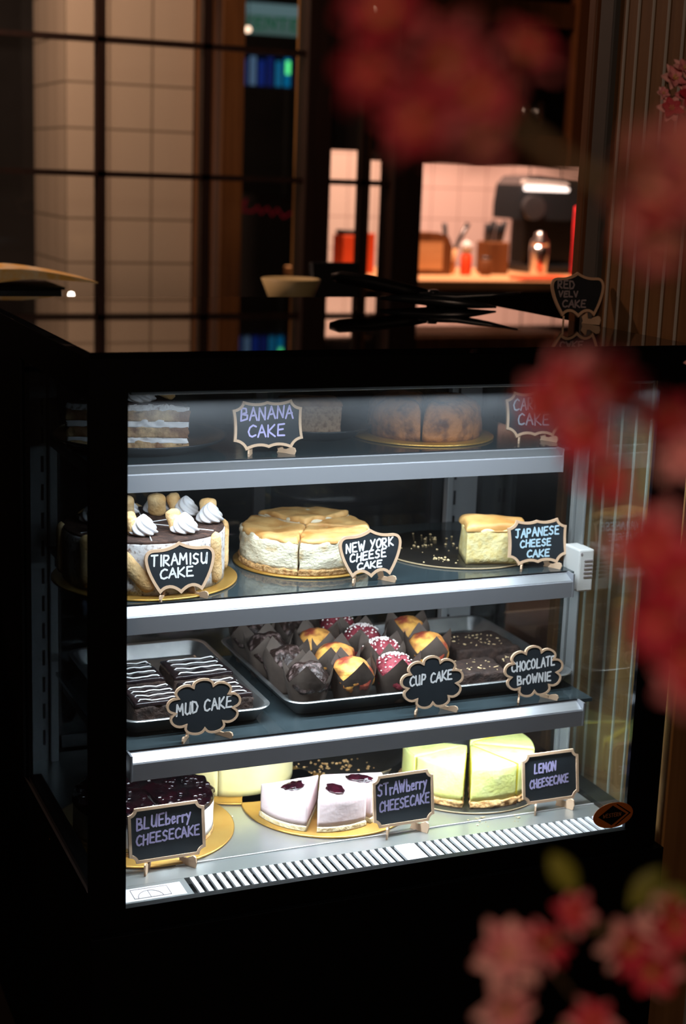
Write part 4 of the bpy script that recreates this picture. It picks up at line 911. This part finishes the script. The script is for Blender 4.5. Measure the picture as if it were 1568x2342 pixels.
for i, (a0, a1, dz, lb) in enumerate(((192, 240, 0.0, 'lemon cheesecake slice left of the dark central cut, at the front'), (143, 190, -0.002, 'lemon cheesecake slice at the back on the strawberry side'), (244, 288, 0.0, 'lemon cheesecake slice right of the dark central cut, at the front'), (290, 326, 0.001, 'lemon cheesecake slice beside the lemon sign'), (328, 372, 0.003, 'lemon cheesecake slice at the far side by the glass'), (16, 62, 0.004, 'lemon cheesecake slice at the back, tops showing under the shelf'))):
    t = thing('lemon_cheesecake_slice', lb, 'cake slice', (0, 0, 0), 0, 'slices of lemon cheesecake')
    c = (0.690, 0.266) if i < 2 else (0.694, 0.266); z = ZF + 0.0046
    mk('crumb_base', poly_block(sector(*c, 0.119, a0, a1, 0.0008), z, z + 0.011, 0.003, 0.0045, 110, i), M['crumb'], t, True)
    mk('filling', poly_block(sector(*c, 0.114, a0, a1, 0.0010), z + 0.0095, z + 0.070 + dz, 0.003, 0.0012, 40, i), M['lemon_fill'], t, True)
    mk('zest_top', poly_block(sector(*c, 0.1115, a0, a1, 0.0035), z + 0.0695 + dz, z + 0.0712 + dz, 0.001, 0.0006, 60, i), M['lemon_top'], t, True)
    for a in (a0, a1):
        r = math.radians(a); d = Vector((math.cos(r), math.sin(r))); nn = Vector((-d.y, d.x)) * (1 if a == a0 else -1) * 0.0006
        P = [Vector(c) + d * 0.008 + nn, Vector(c) + d * 0.1125 + nn, Vector(c) + d * 0.1125 + nn * 2.6, Vector(c) + d * 0.008 + nn * 2.6]
        mk('cut_face', extr_xy([tuple(p) for p in P], z + 0.012, z + 0.0685 + dz), M['lemon_cut'], t)
board('cake_board', 'empty black board with crumbs behind the strawberry slices', 0.505, 0.458, ZF + 0.0042, 0.118, M['blackboard']).location = (0.535, 0.468, ZF + 0.0003)
crumbs('brown crumbs along the gold edge of the empty black board', [(0.47, 0.41, 34, 0.035), (0.52, 0.40, 26, 0.03)], ZF + 0.0044, M['crumb'], 0.0008, 0.003)
crumbs('pale crumbs on the steel floor before the lemon cheesecake', [(0.64, 0.118, 14, 0.02), (0.70, 0.10, 8, 0.01), (0.25, 0.26, 6, 0.02)], ZF + 0.0002, M['almond'], 0.0007, 0.0022)
# printed box glimpsed through the back door glass
o = mk('printed_carton', box(-0.16, 0.16, -0.04, 0.04, 0, 0.055, 0.003), mat('lilac_print', (0.5, 0.48, 0.7), 0.6, 0, (0.06, 0.06, 0.09), 22, 2, 0, None, (0.48, 0.55)), None, loc=(0.26, 0.72, 0.7402))
tag(o, 'pale lilac printed box behind the mud cake tray', 'box')
tag(mk('rear_ledge', box(0.02, 0.86, 0.675, 0.80, 0.725, 0.74), M['black'], None), 'black ledge behind the sliding doors under the printed box', 'shelf')

# ------------------------------------------------------------------ signs
sign('plaque', 'banana_sign', 'chalkboard plaque reading BANANA CAKE on the top shelf', (0.308, 0.285, Z1 + 0.0002), 0.121, 0.079, 'pen_l', [('BANANA', 0.0, 0.22, 0.50, 0.02, 0.78), ('CAKE', -0.02, -0.46, 0.46, 0.0, 0.56)], 0.06, 0.14, 0.008)
sign('plaque', 'carrot_sign', 'chalkboard plaque reading CARROT CAKE behind the pink blossom', (0.807, 0.302, Z1 + 0.0002), 0.112, 0.080, 'pen_b', [('CARROT', 0.02, 0.22, 0.48, 0.02, 0.74), ('CAKE', 0.0, -0.46, 0.48, 0.0, 0.58)], -0.02, 0.16, 0.008)
sign('shield', 'tiramisu_sign', 'chalkboard shield reading TIRAMISU CAKE before the cocoa dusted cake', (0.140, 0.204, Z2 + 0.0002), 0.114, 0.081, 'pen_w', [('TIRAMISU', 0.0, 0.12, 0.40, -0.02, 0.82), ('CAKE', -0.08, -0.36, 0.36, 0.0, 0.50)], 0.05, 0.14, 0.008)
sign('shield', 'new_york_sign', 'chalkboard shield reading NEW YORK CHEESE CAKE before the golden cheesecake', (0.464, 0.212, Z2 + 0.0002), 0.112, 0.080, 'pen_w', [('NEW YORK', 0.0, 0.17, 0.36, 0.08, 0.78), ('CHEESE', -0.06, -0.23, 0.32, 0.10, 0.60), ('CAKE', -0.02, -0.60, 0.26, 0.06, 0.42)], 0.02, 0.14, 0.008)
sign('plaque', 'japanese_sign', 'chalkboard plaque reading JAPANESE CHEESE CAKE at the shelf end', (0.778, 0.216, Z2 + 0.0002), 0.113, 0.078, 'pen_b', [('JAPANESE', 0.02, 0.26, 0.36, 0.04, 0.76), ('CHEESE', -0.04, -0.20, 0.30, 0.03, 0.54), ('CAKE', 0.04, -0.66, 0.30, 0.02, 0.40)], -0.04, 0.16, 0.008)
sign('cloud', 'mud_cake_sign', 'cloud shaped chalkboard reading MUD CAKE before the striped blocks', (0.162, 0.142, Z3 + 0.0002), 0.118, 0.086, 'pen_w', [('MUD CAKE', 0.02, -0.16, 0.40, 0.06, 0.78)], 0.0, 0.16, 0.007)
sign('cloud', 'cup_cake_sign', 'cloud shaped chalkboard reading CUP CAKE before the muffins', (0.553, 0.142, Z3 + 0.0002), 0.113, 0.086, 'pen_w', [('CUP CAKE', -0.02, 0.0, 0.36, 0.06, 0.70)], 0.0, 0.16, 0.007)
sign('cloud', 'brownie_sign', 'cloud shaped chalkboard reading CHOCOLATE BrOWNIE at the shelf end', (0.744, 0.142, Z3 + 0.0002), 0.112, 0.086, 'pen_w', [('CHOCOLATE', 0.0, 0.12, 0.36, 0.06, 0.76), ('BrOWNIE', 0.02, -0.44, 0.34, 0.04, 0.60)], 0.0, 0.16, 0.007)
sign('notch', 'blueberry_sign', 'chalkboard with notched corners reading BLUEberry CHEESECAKE by the corner post', (0.096, 0.112, ZF + 0.0002), 0.122, 0.085, 'pen_l', [('BLUEberry', -0.06, 0.26, 0.42, 0.05, 0.72), ('CHEESECAKE', 0.04, -0.30, 0.36, 0.04, 0.84)], 0.02, 0.16, 0.016)
sign('notch', 'strawberry_sign', 'chalkboard with notched corners reading STrAWberry CHEESECAKE before pink slices', (0.496, 0.112, ZF + 0.0002), 0.110, 0.086, 'pen_l', [('STrAWberry', -0.02, 0.26, 0.44, 0.04, 0.82), ('CHEESECAKE', 0.04, -0.34, 0.38, 0.05, 0.84)], 0.02, 0.16, 0.016)
sign('notch', 'lemon_sign', 'chalkboard with notched corners reading LEMON CHEESECAKE at the floor end', (0.776, 0.118, ZF + 0.0002), 0.110, 0.086, 'pen_l', [('LEMON', -0.18, 0.22, 0.36, 0.06, 0.40), ('CHEESECAKE', -0.04, -0.34, 0.32, 0.05, 0.70)], 0.0, 0.16, 0.016)
sign('shield', 'red_velvet_sign', 'chalkboard shield reading RED VELV CAKE on top of the case', (0.884, 0.312, 1.3092), 0.108, 0.078, 'pen_d', [('RED', -0.42, 0.28, 0.34, 0.0, 0.34), ('VELV', -0.34, -0.08, 0.24, 0.0, 0.38), ('CAKE', -0.12, -0.54, 0.30, 0.0, 0.46)], 0.02, 0.14, 0.012)

# black serving tongs on top of the case
t = thing('serving_tongs', 'black serving tongs lying on top of the display case', 'tongs', (0.74, 0.66, 1.3092))
up = [(-0.135, 0.10, 0.047), (-0.12, 0.09, 0.047), (-0.07, 0.055, 0.040), (-0.02, 0.022, 0.030), (0.02, -0.004, 0.022)]
mk('handle', tube(up, [0.007, 0.0125, 0.0135, 0.0125, 0.010], 14), M['black'], t, True)
mk('upper_arm', tube([(-0.01, 0.016, 0.026), (0.03, -0.01, 0.021), (0.07, -0.036, 0.021), (0.12, -0.07, 0.027), (0.165, -0.105, 0.034)], [0.008, 0.016, 0.014, 0.009, 0.003], 12, 0.55), M['plate'], t, True)
mk('lower_arm', tube([(-0.06, 0.035, 0.012), (-0.02, 0.018, 0.013), (0.03, -0.012, 0.012), (0.07, -0.04, 0.010), (0.10, -0.058, 0.007), (0.135, -0.07, 0.004)], [0.006, 0.013, 0.020, 0.018, 0.011, 0.003], 12, 0.6), M['plate'], t, True)
mk('blade', tube([(0.09, -0.05, 0.026), (0.13, -0.078, 0.031), (0.17, -0.108, 0.037)], [0.006, 0.005, 0.0015], 8, 0.2), M['silver'], t, True)
mk('pivot', mv(lathe([(0.0, 0.0), (0.012, 0.0), (0.012, 0.028), (0.009, 0.032), (0, 0.032)], 20), 0.03, -0.010, 0.0), M['plate'], t, True)

# ------------------------------------------------------------------ blossom branches
def petal(L, W, cup, curl):
    V, F = [], []; nu, nv = 6, 8
    for j in range(nv + 1):
        s = j / nv; wd = W * math.sin(PI * min(1, 0.08 + 0.92 * s) ** 0.8) ** 0.8 if s < 1 else W * 0.12
        for i in range(nu + 1):
            u = -1 + 2 * i / nu; V.append((L * s - (0.10 * L * (1 - abs(u)) if s == 1 else 0) * 1, wd * u * .5, cup * s ** 1.3 * L + curl * (u * u) * wd + 0.03 * L * math.sin(s * 5 + u * 2)))
    for j in range(nv):
        for i in range(nu): F.append((j * (nu + 1) + i, j * (nu + 1) + i + 1, (j + 1) * (nu + 1) + i + 1, (j + 1) * (nu + 1) + i))
    return V, F
def blossom_parts(parent, loc, size, seed, m_out, m_in, aim):
    r = random.Random(seed); q = Vector(aim).to_track_quat('Z', 'Y').to_matrix().to_4x4()
    A = []
    for ring, (n, L, cup) in enumerate(((6, .5, .10), (5, .40, .42))):
        for k in range(n):
            p = xf(petal(size * L * r.uniform(.85, 1.1), size * .29, cup + r.uniform(-.12, .15), .25), Matrix.Rotation(2 * PI * (k + .5 * ring) / n + r.uniform(-.2, .2), 4, 'Z') @ Matrix.Rotation(r.uniform(-.2, .2), 4, 'X'))
            A.append((ring, mv(p, 0, 0, size * .05 * ring)))
    Mx = Matrix.Translation(loc) @ q
    o = mk('blossom', xf(join(*[p for g, p in A if g == 0]), Mx), m_out, parent, True)
    i = mk('inner_petals', xf(join(*[p for g, p in A if g == 1]), Mx), m_in, o, True)
    s = [tube([(0, 0, 0), (size * .09 * math.cos(k * 1.05), size * .09 * math.sin(k * 1.05), size * .2)], size * .012, 5) for k in range(6)]
    mk('stamens', xf(join(*s), Mx), M['stamen'], o, True)
    for x in (o, i):
        md = x.modifiers.new('thick', 'SOLIDIFY'); md.thickness = 0.0004
def leaf_part(parent, loc, L, a, aim=(-0.3, -0.8, 0.3)):
    q = Vector(aim).to_track_quat('Z', 'Y').to_matrix().to_4x4()
    V, F = [], []
    for j in range(9):
        s = j / 8; wd = L * .26 * math.sin(PI * s) ** .9
        for u in (-1, 0, 1): V.append((L * s, wd * u, 0.08 * L * abs(u) * wd / (L * .26 + 1e-9) + 0.12 * L * s * s))
    for j in range(8):
        for i in range(2): F.append((j * 3 + i, j * 3 + i + 1, (j + 1) * 3 + i + 1, (j + 1) * 3 + i))
    o = mk('leaf', xf((V, F), Matrix.Translation(loc) @ q @ Matrix.Rotation(a, 4, 'Z')), M['leaf'], parent, True)
    md = o.modifiers.new('thick', 'SOLIDIFY'); md.thickness = 0.0005
AIM = Vector((-0.25, -0.85, 0.35))
def branch(label, twig, rad, flowers, leaves, seed):
    base = Vector(twig[-1]); t = thing('blossom_branch', label, 'flower branch', base)
    L = lambda p: tuple(Vector(p) - base)
    mk('twig', tube([L(p) for p in twig], rad, 10), M['twig'], t, True)
    r = random.Random(seed)
    for k, (p, s, mo, mi) in enumerate(flowers):
        aim = (AIM + Vector((r.uniform(-.6, .6), r.uniform(-.3, .3), r.uniform(-.6, .6)))).normalized()
        blossom_parts(t, L(p), s, seed * 100 + k, M[mo], M[mi], aim)
        # short stalk back to the nearest point of the twig
        q = min(twig, key=lambda w_: (Vector(w_) - Vector(p)).length)
        mk('stalk', tube([L(q), L((Vector(q) + Vector(p)) / 2 + Vector((0, 0.002, 0.002))), L(Vector(p) - aim * 0.001)], 0.0009, 6), M['twig'], t, True)
    for (p, l_, a) in leaves: leaf_part(t, L(p), l_, a)
    return t
pk, rd, pl = 'petal_pink', 'petal_red', 'petal_pale'
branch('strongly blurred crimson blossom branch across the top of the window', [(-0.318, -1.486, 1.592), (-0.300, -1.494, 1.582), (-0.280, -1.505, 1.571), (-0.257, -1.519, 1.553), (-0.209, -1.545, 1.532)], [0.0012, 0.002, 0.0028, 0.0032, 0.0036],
    [((-0.314, -1.487, 1.599), 0.034, 'petal_deep_dim', 'petal_deep_dim'), ((-0.319, -1.489, 1.581), 0.030, 'petal_deep_dim', 'petal_deep_dim'), ((-0.299, -1.497, 1.588), 0.036, 'petal_pink_dim', 'petal_deep_dim'), ((-0.305, -1.499, 1.566), 0.034, 'petal_pink_dim', 'petal_deep_dim'), ((-0.291, -1.503, 1.576), 0.034, 'petal_pink_dim', 'petal_deep_dim'), ((-0.274, -1.507, 1.590), 0.026, 'petal_pink_dim', 'petal_deep_dim'), ((-0.290, -1.507, 1.563), 0.026, 'petal_pink_dim', 'petal_pink_dim')],
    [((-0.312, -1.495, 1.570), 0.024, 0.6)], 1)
branch('blurred dimmed pink blossoms on the branch end beside the grooved wall', [(-0.240, -1.526, 1.560), (-0.236, -1.530, 1.545), (-0.225, -1.534, 1.54), (-0.200, -1.545, 1.535)], [0.0012, 0.002, 0.0026, 0.003],
    [((-0.243, -1.528, 1.556), 0.034, 'petal_pale_dim', 'petal_pink_dim'), ((-0.235, -1.534, 1.543), 0.034, 'petal_pale_dim', 'petal_deep_dim'), ((-0.227, -1.532, 1.560), 0.032, 'petal_pale_dim', 'petal_pink_dim'), ((-0.237, -1.536, 1.531), 0.026, 'petal_pink_dim', 'petal_pink_dim'), ((-0.226, -1.537, 1.549), 0.034, 'petal_pale_dim', 'petal_pink_dim')], [], 2)
branch('blurred red blossom sprig before the carrot cake sign', [(-0.212, -1.428, 1.466), (-0.198, -1.433, 1.462), (-0.182, -1.441, 1.460), (-0.150, -1.455, 1.452)], [0.001, 0.0016, 0.002, 0.0026],
    [((-0.203, -1.432, 1.468), 0.036, pk, rd), ((-0.189, -1.436, 1.474), 0.032, pk, rd), ((-0.211, -1.430, 1.461), 0.028, pk, rd), ((-0.197, -1.440, 1.449), 0.034, pk, rd), ((-0.192, -1.447, 1.432), 0.032, rd, rd), ((-0.182, -1.443, 1.466), 0.026, pk, rd), ((-0.166, -1.452, 1.456), 0.030, pk, rd), ((-0.160, -1.458, 1.443), 0.028, pl, pk)],
    [], 3)
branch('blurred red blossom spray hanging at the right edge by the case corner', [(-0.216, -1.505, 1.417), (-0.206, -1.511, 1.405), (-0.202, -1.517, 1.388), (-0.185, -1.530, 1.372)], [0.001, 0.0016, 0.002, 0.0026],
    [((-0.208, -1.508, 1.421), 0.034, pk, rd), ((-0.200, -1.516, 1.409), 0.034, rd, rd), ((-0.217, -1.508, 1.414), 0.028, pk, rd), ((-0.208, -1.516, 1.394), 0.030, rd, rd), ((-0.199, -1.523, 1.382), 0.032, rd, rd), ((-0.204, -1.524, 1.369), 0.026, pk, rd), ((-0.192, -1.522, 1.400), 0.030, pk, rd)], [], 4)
branch('pink blossom branch with green leaves at the lower corner', [(-0.158, -1.330, 1.140), (-0.140, -1.336, 1.155), (-0.116, -1.344, 1.168), (-0.09, -1.353, 1.165), (-0.05, -1.366, 1.16)], [0.001, 0.0018, 0.0024, 0.003, 0.0034],
    [((-0.154, -1.330, 1.151), 0.042, pl, pk), ((-0.136, -1.336, 1.156), 0.034, pk, rd), ((-0.119, -1.340, 1.175), 0.026, pk, rd), ((-0.095, -1.353, 1.162), 0.040, pl, rd), ((-0.072, -1.360, 1.170), 0.040, pl, rd), ((-0.156, -1.336, 1.126), 0.038, pl, pk), ((-0.112, -1.355, 1.118), 0.030, pk, rd), ((-0.082, -1.362, 1.149), 0.038, pk, rd)],
    [((-0.118, -1.339, 1.186), 0.026, 2.2), ((-0.092, -1.350, 1.178), 0.028, 0.9), ((-0.086, -1.354, 1.182), 0.026, 0.2), ((-0.12, -1.357, 1.114), 0.024, 3.4)], 5)
branch('sharply focused pink blossom cluster against the grooved wood wall', [(0.668, -0.212, 1.69), (0.676, -0.215, 1.665), (0.700, -0.222, 1.64), (0.78, -0.20, 1.60), (0.975, -0.008, 1.56)], [0.001, 0.0016, 0.002, 0.0026, 0.003],
    [((0.676, -0.216, 1.687), 0.042, pl, pk), ((0.672, -0.224, 1.648), 0.040, pl, rd), ((0.698, -0.230, 1.666), 0.044, pk, rd), ((0.690, -0.218, 1.700), 0.036, pl, pk), ((0.662, -0.216, 1.668), 0.022, pl, pk)], [], 6)
branch('small pink blossoms at the right edge beside the case top', [(0.690, -0.31, 1.33), (0.694, -0.31, 1.30), (0.72, -0.32, 1.27)], [0.001, 0.0014, 0.002],
    [((0.686, -0.308, 1.323), 0.034, pl, pk), ((0.693, -0.32, 1.272), 0.036, pl, pk)], [], 7)
